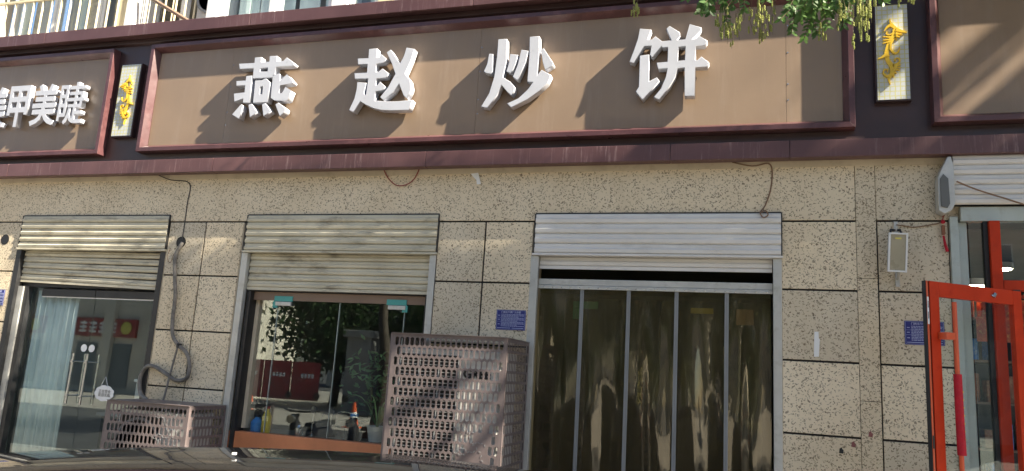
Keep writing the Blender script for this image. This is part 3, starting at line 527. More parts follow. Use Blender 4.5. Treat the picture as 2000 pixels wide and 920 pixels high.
bottle(-4.73, .225, 'yellow_plastic', 'banner_red', 'tall yellow bottle with red cap on the window counter', .27, .05)
bottle(-4.34, .24, 'steel', 'dark_cloth', 'small shiny jar with dark lid on the window counter', .12, .05)
bottle(-3.74, .27, 'dark_cloth', 'blue_plastic', 'dark rounded jug with blue cap beside the flower pot', .26, .085)
for x, lb in ((-4.23, 'small oval mirror on stand in the window, left one'), (-4.02, 'small oval mirror on stand in the window, right one')):
    t = thing('table_mirror', (x, .3, .796), lb, 'mirror'); MB().lathe((x, .3, 1.06), [(.0, .012), (.035, .012), (.04, 0), (.035, -.012), (0, -.012)], 20, 'Y').build('face', 'black', t, True).scale = (1, 1, 1)
    MB().tube([(x, .3, .80), (x, .3, 1.02)], .006, 8).build('stem', 'steel', t, True); MB().lathe((x, .3, .796), [(.05, 0), (.05, .01), (.01, .018)], 16).build('foot', 'steel', t, True)
bag = thing('handbag', (-4.1, .32, .796), 'limp black bag on the window counter', 'bag')
MB().loft([[(-4.1 + a * w, .33 + b * d, .797 + z) for a, b in ((-1, -.6), (-.5, -1), (.5, -1), (1, -.6), (1, .6), (.5, 1), (-.5, 1), (-1, .6))] for w, d, z in ((.10, .05, 0), (.13, .07, .05), (.11, .05, .12), (.05, .02, .16))]).build('body', 'dark_cloth', bag, True)
MB().tube(spline([(-4.16, .33, .93), (-4.13, .33, 1.02), (-4.05, .33, 1.01), (-4.03, .33, .93)]), .008, 6).build('strap', 'dark_cloth', bag, True)
tr = thing('crate', (-3.9, .4, .796), 'black wire sided crate behind the window', 'crate'); B('tray', 'dark_cloth', tr, -4.0, -3.80, .36, .62, .797, .97); MB().tube(spline([(-3.98, .36, .98), (-3.98, .36, 1.05), (-3.82, .36, 1.05), (-3.80, .36, .98)]), .006, 6).build('handle', 'steel', tr, True)
pl = thing('potted_plant', (-3.5, .32, .796), 'spider plant with long thin leaves in a white flowered pot', 'plant')
MB().lathe((-3.5, .32, .797), [(.075, 0), (.105, .14), (.112, .15), (.10, .15), (.095, .13)], 20).build('pot', 'pot_white', pl, True); MB().lathe((-3.5, .32, .90), [(.096, 0), (.096, .025), (0, .03)], 16).build('soil', 'bark', pl)
lv = MB()
for k in range(22):
    a = random.uniform(0, 6.28); L_ = random.uniform(.25, .6); up = random.uniform(.25, .6); w = random.uniform(.008, .013); pp = []
    for j in range(7):
        u = j / 6; pp.append(Vector((-3.5 + math.cos(a) * L_ * u * .7, .32 + math.sin(a) * min(L_, .28) * u * .5, .93 + up * (1.7 * u - 1.25 * u * u))))
    sd = Vector((-math.sin(a), math.cos(a), 0)) + Vector((0, .3, .5)); sd.normalize()
    for j in range(6):
        w0, w1 = w * (1 - (j / 6) ** 2), w * (1 - ((j + 1) / 6) ** 2); lv.quad(pp[j] - sd * w0, pp[j] + sd * w0, pp[j + 1] + sd * w1, pp[j + 1] - sd * w1)
lv.build('leaves', 'house_plant', pl)
p2 = thing('potted_plant', (-3.75, .6, .796), 'bushy leafy plant behind the spider plant in the window', 'plant'); MB().lathe((-3.75, .62, .797), [(.08, 0), (.1, .16), (.09, .16)], 16).build('pot', 'rust', p2, True)
lv = MB()
for k in range(160):
    c = Vector((-3.75 + random.gauss(0, .16), .62 + random.gauss(0, .06), 1.42 + random.gauss(0, .16))); d = Vector((random.gauss(0, 1), random.gauss(0, 1), random.gauss(0, .6))).normalized(); s_ = d.orthogonal().normalized()
    lv.quad(c - d * .045, c + s_ * .016, c + d * .045, c - s_ * .016)
lv.build('leaves', 'house_plant', p2); MB().tube([(-3.75, .62, .9), (-3.74, .62, 1.2), (-3.76, .62, 1.45)], .012, 6).build('stem', 'twig', p2)
# ================================================================ strip curtain doorway
sc = thing('strip_curtain', (-.76, .08, 0), 'clear plastic strip curtain with grey magnetic seams in the restaurant doorway', 'curtain')
HX0, HX1 = -1.82, .285
B('header_rail', 'aluminium', sc, HX0, HX1, .05, .10, 2.395, 2.455, bevel=.004); B('header_rail', 'aluminium', sc, HX0, HX1, .04, .055, 2.36, 2.393, bevel=.003)
bl = MB()
for k in range(24): bl.lathe((HX0 + .05 + k * (HX1 - HX0 - .1) / 23, .04, 2.374), [(.007, 0), (.006, .004), (0, .005)], 8, 'Y')
bl.build('bolts', 'steel', sc)
xs = [HX0 + .002, -1.40, -.965, -.535, -.10, HX1 - .002]
for i in range(5):
    a, b = xs[i] + .012, xs[i + 1] - .012; nx, nz = 26, 60; v = []; ph = [random.uniform(0, 6.28) for _ in range(8)]
    for kz in range(nz + 1):
        row = []
        for kx in range(nx + 1):
            u = kx / nx; z = .03 + 2.33 * kz / nz; low = min(1, (2.36 - z) / 1.0)
            d = .030 * math.sin(u * 4.2 + ph[0] + .5 * math.sin(z * 1.2 + ph[1])) + .010 * math.sin(u * 9 + ph[2] + 1.2 * math.sin(z * 1.7 + ph[3])) + .0022 * math.sin(u * 21 + z * 2 + ph[4]) + .006 * math.sin(z * 4 + u * 5 + ph[7]) * math.sin(z * 1.5 + ph[5])
            row.append((a + (b - a) * u, .072 + d * low * (.25 + .75 * math.sin(math.pi * u)), z))
        v.append(row)
    o = MB().loft(v, False).build('pvc_panel', 'pvc', sc, True)
for x in xs[1:5]:
    m_ = MB(); m_.box(x - .017, x - .002, .058, .068, .03, 2.36).box(x + .002, x + .017, .056, .068, .03, 2.36).box(x - .004, x + .004, .066, .074, .03, 2.36); m_.build('magnetic_seam', 'hose_grey', sc)
idr = thing('inner_glass_door', (-.7, .25, 0), 'glass inner door behind the plastic strips with coloured fittings', 'door')
B('leaf', 'glass_light', idr, -1.6, -.7, .26, .272, .05, 2.3); B('leaf', 'glass_light', idr, -.69, .2, .26, .272, .05, 2.3)
B('fitting', 'teal_dim', idr, -1.52, -1.28, .25, .258, 2.20, 2.27); B('fitting', 'teal_dim', idr, -1.52, -1.46, .25, .258, 2.10, 2.199); B('fitting', 'yellow_dim', idr, -.42, -.22, .25, .258, 2.19, 2.24); B('fitting', 'brown_pipe', idr, -.02, .13, .25, .258, 2.1, 2.24)
for lb, x, y, mm in (('orange stool inside the restaurant doorway', -1.2, 1.0, 'orange_board'), ('pale stool standing inside the restaurant doorway', -.3, 1.4, 'pack_cream')):
    t = thing('stool', (x, y, 0), lb, 'stool'); B('seat', mm, t, x - .18, x + .18, y - .18, y + .18, .55, .6, bevel=.01)
    for sx in (-.15, .13):
        for sy in (-.15, .13): B('leg', mm, t, x + sx, x + sx + .03, y + sy, y + sy + .03, .021, .549)
# ================================================================ air conditioner cages
def hexpanel(nc, nr, cw, ch, hw, hh, solid=lambda r, c: False):
    """perforated sheet in (u, v): list of faces; cell rows shifted by half a cell"""
    m_ = MB()
    for r in range(nr):
        off = (r % 2) * cw / 2
        if off: m_.quad((0, 0, r * ch), (off, 0, r * ch), (off, 0, (r + 1) * ch), (0, 0, (r + 1) * ch))
        n_ = nc - (r % 2)
        for c in range(n_):
            x, z = off + c * cw, r * ch
            if solid(r, c): m_.quad((x, 0, z), (x + cw, 0, z), (x + cw, 0, z + ch), (x, 0, z + ch)); continue
            cx, cz = x + cw / 2, z + ch / 2; t_ = hh * .72
            H = [(cx, 0, cz + hh), (cx + hw, 0, cz + t_), (cx + hw, 0, cz - t_), (cx, 0, cz - hh), (cx - hw, 0, cz - t_), (cx - hw, 0, cz + t_)]
            TL, TM, TR, BR, BM, BL = (x, 0, z + ch), (cx, 0, z + ch), (x + cw, 0, z + ch), (x + cw, 0, z), (cx, 0, z), (x, 0, z)
            for q in ((TL, TM, H[0], H[5]), (TM, TR, H[1], H[0]), (TR, BR, H[2], H[1]), (BR, BM, H[3], H[2]), (BM, BL, H[4], H[3]), (BL, TL, H[5], H[4])): m_.quad(*q)
        if off:
            x = off + n_ * cw; m_.quad((x, 0, r * ch), (nc * cw, 0, r * ch), (nc * cw, 0, (r + 1) * ch), (x, 0, (r + 1) * ch))
    return m_
def place_sheet(m_, M4, name, parent, margin, W_, H_):
    # margin frame round the perforated field
    for a, b, c, d in ((-margin, W_ + margin, -margin, 0), (-margin, W_ + margin, H_, H_ + margin), (-margin, 0, 0, H_), (W_, W_ + margin, 0, H_)): m_.quad((a, 0, c), (b, 0, c), (b, 0, d), (a, 0, d))
    for a, b, s1 in ((-margin, -margin, 1), (W_ + margin, W_ + margin, 1)): m_.quad((a, 0, -margin), (a, .02, -margin), (a, .02, H_ + margin), (a, 0, H_ + margin))
    m_.v = [tuple(M4 @ Vector(p)) for p in m_.v]
    me = bpy.data.meshes.new(name); me.from_pydata(m_.v, [], m_.f); bm = bmesh.new(); bm.from_mesh(me); bmesh.ops.remove_doubles(bm, verts=bm.verts, dist=.0004); bmesh.ops.recalc_face_normals(bm, faces=bm.faces); bm.to_mesh(me); bm.free()
    o = link(name, me, 'cage_paint', parent); s_ = o.modifiers.new('thick', 'SOLIDIFY'); s_.thickness = .003; s_.offset = 0; return o
def cage(x0, x1, yf, yb, z0, z1, label, motif):
    t = thing('perforated_cage', ((x0 + x1) / 2, (yf + yb) / 2, 0), label, 'cage', 'perforated air conditioner cages')
    cw, ch, hw, hh, mg = .0470, .0862, .0170, .0385, .022
    W_ = x1 - x0 - 2 * mg; nc = int(W_ / cw); cwf = W_ / nc; H_ = z1 - z0 - 2 * mg; nr = int(H_ / ch); chf = H_ / nr
    def solid(r, c): k = (z0 + mg + r * chf - .72) / chf; return motif and z1 > 1.5 and k < 4.6 and c > nc * .56 + max(0, k) * 1.5 and c < nc - 2
    place_sheet(hexpanel(nc, nr, cwf, chf, hw, hh, solid), Matrix.Translation((x0 + mg, yf, z0 + mg)), 'front_panel', t, mg, W_, H_)
    D_ = yb - yf - 2 * mg; nd = max(3, int(D_ / cw)); cd = D_ / nd
    for x in (x0 + .001, x1 - .001): place_sheet(hexpanel(nd, nr, cd, chf, hw, hh), Matrix.Translation((x, yf + mg + .003, z0 + mg)) @ Matrix.Rotation(math.pi / 2, 4, 'Z'), 'side_panel', t, mg - .001, D_, H_)
    B('top_panel', 'cage_paint', t, x0 - .004, x1 + .006, yf - .022, yb, z1 + .002, z1 + .006)
    for x in (x0 + .02, x1 - .05):
        for y in (yf + .02, yb - .05): B('leg', 'cage_paint', t, x, x + .03, y, y + .03, .0, z0 - .002)
    if motif:
        # leaping branch motif: pale cut-out strokes
        st = MB(); ox, oz = x0 + (x1 - x0) * .62, z1 - 1.06 if z1 > 1.5 else z1 - .42
        for pts in ([(0, .30), (.05, .36), (.11, .37), (.16, .33)], [(.02, .29), (.08, .30), (.12, .26), (.2, .3), (.27, .36)], [(.12, .26), (.15, .18), (.22, .12), (.25, .04)], [(.02, .12), (.07, .14), (.12, .11), (.18, .12)], [(0, .10), (.05, .085), (.1, .09)], [(.22, .3), (.25, .38), (.24, .46)], [(.16, .18), (.22, .19), (.28, .16)]):
            c = spline([(ox + p[0], yf - .0035, oz + p[1]) for p in pts], 5); n_ = len(c)
            for k in range(0, n_ - 1, 2):
                d = (c[k + 1] - c[k]).normalized(); d = (d + Vector((-d.z, 0, d.x)) * (.7 if k % 4 else -.7)).normalized(); nn = Vector((-d.z, 0, d.x)); q = c[k]; st.quad(q - d * .013, q + nn * .0035, q + d * .013, q - nn * .0035)
        s_ = st.build('leaf_motif', 'hose_grey', t); md = s_.modifiers.new('thick', 'SOLIDIFY'); md.thickness = .0015
    return t
cage(-2.912, -1.858, -.74, -.03, .50, 1.838, 'tall brown perforated metal cage round the air conditioner before the restaurant', True)
cage(-6.03, -5.055, -.58, -.03, .18, 1.055, 'low brown perforated metal cage beside the nail shop door', True)
def acunit(x0, x1, yf, yb, z0, z1, label, logo, circ):
    t = thing('air_conditioner', ((x0 + x1) / 2, (yf + yb) / 2, 0), label, 'air conditioner'); W_, H_ = x1 - x0, z1 - z0
    B('body', 'ac_white', t, x0, x1, yf, yb, z0, z1, bevel=.012)
    gx1 = x0 + W_ * .62; B('grille_back', 'black', t, x0 + .03, gx1, yf - .006, yf - .001, z0 + .05, z1 - .05)
    gr = MB()
    if circ:
        for k in range(10): gr.lathe(((x0 + gx1) / 2 + .015, yf - .018, (z0 + z1) / 2), [(.03 + k * .027, 0), (.036 + k * .027, 0), (.036 + k * .027, .005), (.03 + k * .027, .005)], 28, 'Y')
    else:
        n_ = int((z1 - z0 - .1) / .03)
        for k in range(n_): z = z0 + .06 + k * .03; gr.box(x0 + .03, gx1, yf - .022, yf - .008, z, z + .006)
        for k in range(4): x = x0 + .03 + k * (gx1 - x0 - .04) / 3; gr.box(x, x + .01, yf - .026, yf - .007, z0 + .05, z1 - .05)
    gr.build('grille', 'hose_grey', t)
    for x in (x0 + .1, x1 - .16): B('foot', 'dark_frame', t, x, x + .06, yf - .02, yb + .02, z0 - .04, z0 - .002)
    for x in (x0 + .1, x1 - .14): B('stand', 'dark_frame', t, x, x + .04, yf, yb, 0, z0 - .042)
    if logo:
        me = text('GREE', .105, .003, .004); me.transform(Matrix.Translation((x1 - .20, yf - .004, z1 - .20))); link('lettering', me, 'dark_cloth', t)
        e = MB(); e.lathe((x1 - .40, yf - .002, z1 - .20), [(.042, 0), (.038, .004), (.024, .004), (.024, 0)], 24, 'Y'); e.build('emblem_ring', 'hose', t); MB().lathe((x1 - .40, yf - .002, z1 - .20), [(.026, 0), (.026, .003), (0, .003)], 20, 'Y').build('emblem_dot', 'banner_red', t)
acunit(-2.86, -1.92, -.70, -.2, .62, 1.72, 'white outdoor air conditioner with lettering inside the tall cage', True, False)
acunit(-5.96, -5.12, -.49, -.12, .28, .98, 'white outdoor air conditioner with round fan inside the low cage', False, True)
# ================================================================ things on the wall
def blue_plaque(x0, x1, z0, z1, label):
    t = thing('notice_plate', ((x0 + x1) / 2, 0, z0), label, 'notice', 'blue notice plates on the piers'); w, h = x1 - x0, z1 - z0
    B('plate', 'blue_sign', t, x0, x1, -.006, -.0015, z0, z1, bevel=.001)
    ln = MB(); y0, y1 = -.0075, -.0062
    for a, b, c, d in ((.02, .98, .965, .975), (.02, .98, .025, .035), (.02, .027, .036, .964), (.973, .98, .036, .964)): ln.box(x0 + a * w, x0 + b * w, y0, y1, z0 + c * h, z0 + d * h)
    rnd = random.Random(3)
    for i, zz in enumerate((.76, .70, .64, .56, .50, .44, .36, .30, .24, .18)):
        u = .17
        while u < (.94 if i % 3 < 2 else .7):
            k = rnd.uniform(.02, .09); ln.box(x0 + u * w, x0 + min(u + k, .95) * w, y0, y1, z0 + zz * h, z0 + (zz + .026) * h); u += k + .012
    for zz in (.70, .50, .27): ln.box(x0 + .06 * w, x0 + .13 * w, y0, y1, z0 + zz * h, z0 + (zz + .03) * h); 
    for zz in (.61, .41): ln.box(x0 + .04 * w, x0 + .95 * w, y0, y1, z0 + zz * h, z0 + (zz + .008) * h)
    ln.box(x0 + .05 * w, x0 + .5 * w, y0, y1, z0 + .085 * h, z0 + .11 * h).box(x0 + .55 * w, x0 + .94 * w, y0, y1, z0 + .085 * h, z0 + .11 * h); ln.build('lines', 'sign_text', t)
    me = text('门前五包责任公示牌', .0215, .001, .0004); me.transform(Matrix.Translation(((x0 + x1) / 2, -.007, z0 + .875 * h))); link('heading', me, 'sign_text', t)
blue_plaque(-2.204, -1.915, 1.952, 2.142, 'blue notice plate on the pier beside the tall cage')
blue_plaque(1.300, 1.592, 1.970, 2.164, 'blue notice plate on the pier behind the red open door')
blue_plaque(-8.62, -8.335, 1.989, 2.179, 'blue notice plate at the left edge beside the nail shop door')
tag(link('paper_strip', plate([[(.614, 2.046), (.646, 2.046), (.647, 1.99), (.655, 1.985), (.645, 1.838), (.607, 1.836), (.611, 1.99)]], -.0015, .002, .0004), 'paper'), 'narrow white paper strip stuck on the wall by the doorway', 'paper')
tag(link('paper_scrap', plate([[(-2.565, 3.484), (-2.484, 3.493), (-2.449, 3.376), (-2.490, 3.372), (-2.50, 3.42), (-2.524, 3.44)]], -.014, .002, .0004), 'paper'), 'torn white paper scrap hanging under the fascia', 'paper')
for (x, z), mm, lb in (((1.025, 1.238), 'faded_red', 'reddish sticker remnant on the cover strip'), ((.897, 1.148), 'faded_red', 'pinkish sticker remnant on the panel low on the pier'), ((.804, 1.092), 'black', 'small black mark stuck low on the pier')):
    y = -.0065 if x > .96 else -.0015
    tag(link('sticker', plate([[(x - .017, z - .02), (x + .014, z - .024), (x + .018, z + .005), (x + .008, z + .012), (x + .004, z + .026), (x - .012, z + .016)]], y, .0015, .0003), mm), lb, 'sticker')
# pipe holes
for x, z, lb in ((-5.927, 2.769, 'round pipe hole in the pier above the grey hose'), (-8.487, 2.783, 'round pipe hole in the wall at the left edge')):
    t = thing('pipe_hole', (x, 0, z), lb, 'hole'); MB().lathe((x, 0, z), [(.058, -.002), (.064, .003), (.05, .004), (.048, -.001)], 20, 'Y').build('rim', 'joint', t); MB().lathe((x, -.002, z), [(.05, 0), (.05, .0015), (0, .0015)], 20, 'Y').build('opening', 'black', t)
hz = [(-5.905, 2.765), (-5.949, 2.608), (-5.917, 2.381), (-5.873, 2.156), (-5.868, 1.934), (-5.835, 1.742), (-5.738, 1.637), (-5.627, 1.561), (-5.566, 1.429), (-5.584, 1.305), (-5.709, 1.272), (-5.852, 1.333), (-6.031, 1.405), (-6.128, 1.383), (-6.178, 1.288), (-6.172, 1.179), (-6.109, 1.092), (-5.931, 1.04), (-5.85, .95)]
hs = thing('drain_hose', (-5.9, -.04, 1.0), 'thick grey wrapped hose looping down the pier to the low cage', 'hose')
ys = [0.0, -.03] + [-.035] * 14 + [-.06, -.15, -.25]
MB().tube(spline([(x, y, z) for (x, z), y in zip(hz, ys)], 6), .021, 10).build('hose_body', 'hose', hs, True)
MB().tube(spline([(-5.738, -.05, 1.637), (-5.786, -.05, 1.337), (-5.803, -.09, 1.03), (-5.80, -.2, .95)], 6), .011, 8).build('branch_hose', 'hose', hs, True)
MB().tube(spline([(-5.735, -.035, 1.66), (-5.74, -.035, 1.615)], 3), .026, 8).build('tape_wrap', 'dark_cloth', hs, True)
def cable(name, pts, r, m, label, n=5): return tag(MB().tube(spline(pts, n), r, 6).build(name, m, None, True), label, 'cable')
cable('cable', [(-6.347, -.02, 3.54), (-6.175, -.017, 3.482), (-5.924, -.006, 3.442), (-5.915, -.006, 3.2), (-5.913, -.006, 2.959), (-5.909, -.012, 2.80)], .005, 'black', 'thin black cable from the fascia down to the pipe hole')
cable('cable', [(-6.05, -.01, 2.70), (-6.06, -.03, 2.60), (-6.01, -.03, 2.53), (-5.98, -.03, 2.62), (-5.93, -.02, 2.72)], .003, 'wire_brown', 'thin loose wire loop beside the pipe hole')
cable('cable', [(-3.53, -.02, 3.56), (-3.462, -.02, 3.453), (-3.357, -.02, 3.375), (-3.243, -.02, 3.384), (-3.164, -.02, 3.447), (-3.121, -.02, 3.55)], .0055, 'wire_red', 'red wire looping below the fascia')
cable('cable', [(-.06, -.018, 3.54), (.116, -.016, 3.50), (.247, -.018, 3.521), (.281, -.006, 3.449), (.268, -.006, 3.285), (.224, -.006, 3.146), (.19, -.03, 3.09), (.18, -.045, 3.06), (.205, -.045, 3.022), (.244, -.045, 3.045), (.223, -.045, 3.085), (.19, -.045, 3.07)], .006, 'wire_brown', 'brown wire ending in a knot at the pale shutter')
cable('cable', [(1.705, -.11, 3.308), (1.66, -.05, 3.19), (1.61, -.008, 3.003), (1.52, -.008, 2.965), (1.40, -.008, 2.945), (1.33, -.01, 2.955), (1.262, -.03, 2.96)], .0045, 'wire_brown', 'tan wire from the flood lamp to the shutter bracket')
cable('cable', [(1.690, -.17, 3.29), (1.816, -.15, 3.234), (2.0, -.14, 3.165), (2.4, -.15, 3.02), (2.8, -.15, 2.98)], .0065, 'wire_brown', 'tan cord stretched across the right shutter housing')
# flood lamp
fl = thing('flood_lamp', (1.24, -.1, 2.45), 'small white framed flood lamp on a bracket on the right pier', 'lamp')
rot = Matrix.Rotation(R(7), 3, 'X') @ Matrix.Rotation(R(2.2), 3, 'Y'); c0 = Vector((1.238, -.175, 2.70))
def lb(name, m, c, sx, sy, sz, bev=0): return MB().cbox(c0 + rot @ Vector(c), sx, sy, sz, rot).build(name, m, fl, bevel=bev)
lb('housing', 'hose_grey', (0, .03, 0), .135, .05, .315, .006)
for a in (((-.064, 0, 0), .014, .03, .32), ((.064, 0, 0), .014, .03, .32), ((0, 0, .153), .114, .03, .014), ((0, 0, -.153), .114, .03, .014)): lb('frame_bar', 'window_white', *a, .002)
lb('front_glass', 'lamp_face', (0, .0, 0), .113, .012, .29); lb('label_mark', 'yellow_tape', (.0, -.0075, .115), .045, .002, .012)
B('bracket', 'aluminium', fl, 1.245, 1.275, -.02, -.001, 2.44, 2.99); MB().tube([(1.20, -.12, 2.865), (1.205, -.10, 2.90), (1.275, -.10, 2.90), (1.28, -.12, 2.865)], .012, 8).build('clamp', 'dark_frame', fl, True); MB().tube([(1.258, -.01, 2.50), (1.25, -.14, 2.56)], .012, 8).build('arm', 'aluminium', fl, True); MB().tube([(1.258, -.01, 2.93), (1.24, -.11, 2.90)], .012, 8).build('arm', 'aluminium', fl, True)
# ================================================================ grocery opening on the right
sh = thing('roller_shutter', (3.4, 0, 3.1), 'white roller shutter housing above the red framed grocery entrance', 'roller shutter', 'roller shutters over the openings')
for k in range(5): slat(1.685, 5.25, 3.115 + k * .083, .080, -.10, 'shutter_new', sh, 'housing_slat')
B('housing_back', 'black', sh, 1.69, 5.24, -.085, .0, 3.12, 3.52); B('bottom_rail', 'alu_green', sh, 1.735, 5.2, -.06, .02, 2.985, 3.105, bevel=.004)
link('end_plate', plate([[(1.560, 3.06), (1.60, 3.03), (1.655, 3.06), (1.682, 3.12), (1.682, 3.44), (1.665, 3.51), (1.64, 3.51), (1.59, 3.40), (1.565, 3.33)]], -.02, .12, .003), 'aluminium', sh)
link('end_plate', plate([[(1.575, 3.09), (1.62, 3.075), (1.64, 3.11), (1.635, 3.32), (1.60, 3.36), (1.575, 3.32)]], -.1405, .015, .002), 'dark_grey', sh)
B('guide_rail', 'alu_green', sh, 1.66, 1.722, -.03, .05, 0, 3.03, bevel=.003); B('guide_rail', 'alu_green', sh, 1.725, 1.79, .0, .06, 0, 2.983, bevel=.003)
fr = thing('shopfront_frame', (3, .05, 0), 'red aluminium shopfront frame with transom glass of the grocery', 'frame')
y0, y1 = -.10, -.02
def rb(name, a, b, z0, z1, m='red_paint'): return B(name, m, fr, a, b, y0, y1, z0, z1, bevel=.003)
rb('jamb', 1.925, 2.00, 0, 2.98); rb('transom', 2.002, 5.15, 2.42, 2.50); rb('jamb', 3.0, 3.07, 0, 2.418); rb('jamb', 5.08, 5.15, 0, 2.418)
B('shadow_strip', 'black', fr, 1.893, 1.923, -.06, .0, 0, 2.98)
B('pane', 'glass', fr, 1.795, 1.892, -.03, -.022, .1, 2.98); B('pane', 'glass', fr, 2.002, 5.15, -.06, -.052, 2.502, 2.98); B('pane', 'glass', fr, 3.072, 5.078, -.06, -.052, .1, 2.418)
MB().tube([(2.45, .06, 2.98), (2.75, .06, 2.52)], .03, 4).build('brace', 'black', fr)
# red open door leaf
hx, hy, fx, fy = 2.075, -.175, 1.335, -.672
dv = Vector((hx - fx, hy - fy, 0)); LW = dv.length; du = dv.normalized(); dn = Vector((du.y, -du.x, 0))
DM = Matrix(((du.x, -dn.x, 0, fx), (du.y, -dn.y, 0, fy), (0, 0, 1, 0), (0, 0, 0, 1)))   # local x along the leaf, local y away from the camera side
dr = thing('open_door', (fx, fy, 0), 'red framed glass door standing open with a long red pull handle', 'door')
def db(name, m, a, bev=.003, smooth=False, mb=None):
    q = mb or MB().box(*a); q.v = [tuple(DM @ Vector(p)) for p in q.v]; return q.build(name, m, dr, smooth, bevel=bev)
sw = .085
db('stile', 'red_paint', (0, sw, -.022, .022, .03, 2.40)); db('stile', 'red_paint', (LW - sw, LW, -.022, .022, .03, 2.40)); db('rail', 'red_paint', (sw + .001, LW - sw - .001, -.022, .022, 2.29, 2.40)); db('rail', 'red_paint', (sw + .001, LW - sw - .001, -.022, .022, .03, .16))
db('edge_seal', 'black', (-.012, -.001, -.012, .012, .03, 2.40), 0); db('edge_strip', 'orange_red', (-.028, -.013, -.02, .02, .03, 2.40), .002); db('edge_seal', 'black', (-.034, -.029, -.016, .016, .03, 2.40), 0)
db('lock_plate', 'paper', (-.0285, -.014, -.0225, -.0205, 2.08, 2.28), 0); db('lock_slot', 'black', (-.024, -.018, -.0235, -.0226, 2.12, 2.17), 0); db('lock_slot', 'black', (-.024, -.018, -.0235, -.0226, 2.2, 2.25), 0); db('latch', 'black', (-.028, -.014, -.023, -.0205, 1.20, 1.29), 0)
db('pane', 'glass_light', (sw + .001, LW - sw - .001, -.004, .004, .161, 2.289), 0)
hx_ = .155; hb = MB().tube([(hx_, -.085, .60), (hx_, -.085, 2.25)], .0165, 12); db('pull_handle', 'orange_red', None, 0, True, hb)
for z in (2.0, .75): db('handle_bracket', 'orange_red', (.06, hx_, -.095, -.0225, z - .025, z + .025))
hc = MB().tube([(hx_ + .006, -.085, 1.165), (hx_ + .002, -.085, 1.4), (hx_, -.085, 1.73)], [.030, .029, .028], 12); sl_ = db('handle_sleeve', 'crimson', None, 0, True, hc)
st = MB()
for k in range(8): st.cbox((hx_ + .019, -.1065, 1.22 + k * .055), .009, .003, .012, Matrix.Rotation(.6 * (k % 3), 3, 'Y'))
st.v = [tuple(DM @ Vector(p)) for p in st.v]; st.build('gold_marks', 'yellow_tape', dr)
cl = MB().tube([(.58, -.03, 2.345), (LW + .25, .10, 2.36)], .007, 6).tube([(.60, -.03, 2.33), (.62, -.03, 2.36)], .012, 6); db('closer_arm', 'steel', None, 0, True, cl)
B('hinge', 'dark_frame', dr, hx - .02, hx + .02, hy + .022, -.022, 2.395, 2.418); B('hinge', 'dark_frame', dr, hx - .02, hx + .02, hy + .022, -.022, .02, .05)
# hanging knot charm
kc = thing('hanging_charm', (1.61, -.03, 2.73), 'small red knot charm with tassel hanging at the grocery entrance', 'charm')
MB().tube([(1.614, -.03, 3.09), (1.612, -.03, 3.0)], .002, 5).build('string', 'crimson', kc); MB().lathe((1.61, -.032, 2.985), [(.0, -.02), (.016, -.01), (.018, 0), (.012, .012), (0, .02)], 10).build('knot', 'crimson', kc, True)
B('bead', 'rust', kc, 1.596, 1.622, -.045, -.02, 2.875, 2.955, bevel=.006); MB().tube([(1.609, -.032, 2.868), (1.618, -.032, 2.80), (1.633, -.032, 2.735)], [.008, .011, .012], 8).build('tassel', 'crimson', kc, True)
# grocery interior
def lampin(x, y, z, label):
    t = thing('ceiling_lamp', (x, y, z), label, 'lamp', 'round ceiling lamps in the grocery'); MB().lathe((x, y, z), [(.10, .06), (.10, 0), (.085, -.002)], 20).build('shade', 'white_plastic', t, True); MB().lathe((x, y, z - .012), [(.08, 0), (.08, .009), (0, .009)], 20).build('bulb', 'bulb', t)
lampin(2.62, 2.0, 2.92, 'round lit ceiling lamp seen through the grocery transom glass'); lampin(2.10, 1.0, 2.60, 'lit round lamp above the open red door'); lampin(3.9, 2.4, 2.92, 'lit round ceiling lamp deep in the grocery')
shf = thing('shelf_unit', (2.9, 1.0, 0), 'tall dark shelf unit full of packets inside the grocery', 'shelf')
for z in (.35, .75, 1.15, 1.55, 1.92, 2.3): B('shelf', 'brown_pipe', shf, 1.85, 4.6, .9, 1.3, z - .02, z)
for x in (1.84, 3.2, 4.6): B('upright', 'dark_frame', shf, x, x + .03, .92, 1.28, .021, 2.6)
B('back', 'dark_frame', shf, 1.85, 4.6, 1.305, 1.32, .03, 2.6)
PK = [('pack_blue', 'blue'), ('pack_red', 'red'), ('pack_brown', 'brown'), ('pack_brown', 'brown'), ('pack_red', 'red'), ('pack_cream', 'cream')]
rows = {.35: 'lowest shelf', .75: 'second shelf from below', 1.15: 'third shelf from below', 1.55: 'fourth shelf from below', 1.92: 'fifth shelf from below', 2.3: 'top shelf'}
ORD = ['first', 'second', 'third', 'fourth', 'fifth', 'sixth', 'seventh', 'eighth', 'ninth', 'tenth', 'eleventh', 'twelfth']
for z, nm in rows.items():
    x = 1.9; i = 0
    while x < 3.1:
        mm, cn = (PK[0] if z == 1.92 and i < 4 else PK[1] if z == 2.3 else random.choice(PK)); w = random.uniform(.11, .2) if z != 1.92 else .2; h = random.uniform(.16, .28); d = random.uniform(.92, .96)
        t = tag(MB().loft([[(x + a * w, d + b * .14, z + .001 + c * h) for a, b in ((0, .5), (.15, 0), (.85, 0), (1, .5), (.85, 1), (.15, 1))] for c in (0, .5, 1)]).build('packet', mm, None, bevel=.006), f'{cn} food packet, {ORD[i]} from the left on the grocery {nm}', 'packet', 'food packets on the grocery shelves')
        x += w + random.uniform(.008, .03); i += 1
pst = tag(B('poster', 'pack_red', None, 2.05, 2.9, .86, .87, 2.08, 2.30), 'orange red food poster hanging above the blue packets', 'poster')
me = text('5.16', .09, .002, .002); me.transform(Matrix.Translation((2.5, .855, 2.23))); link('lettering', me, 'yellow_tape', pst)
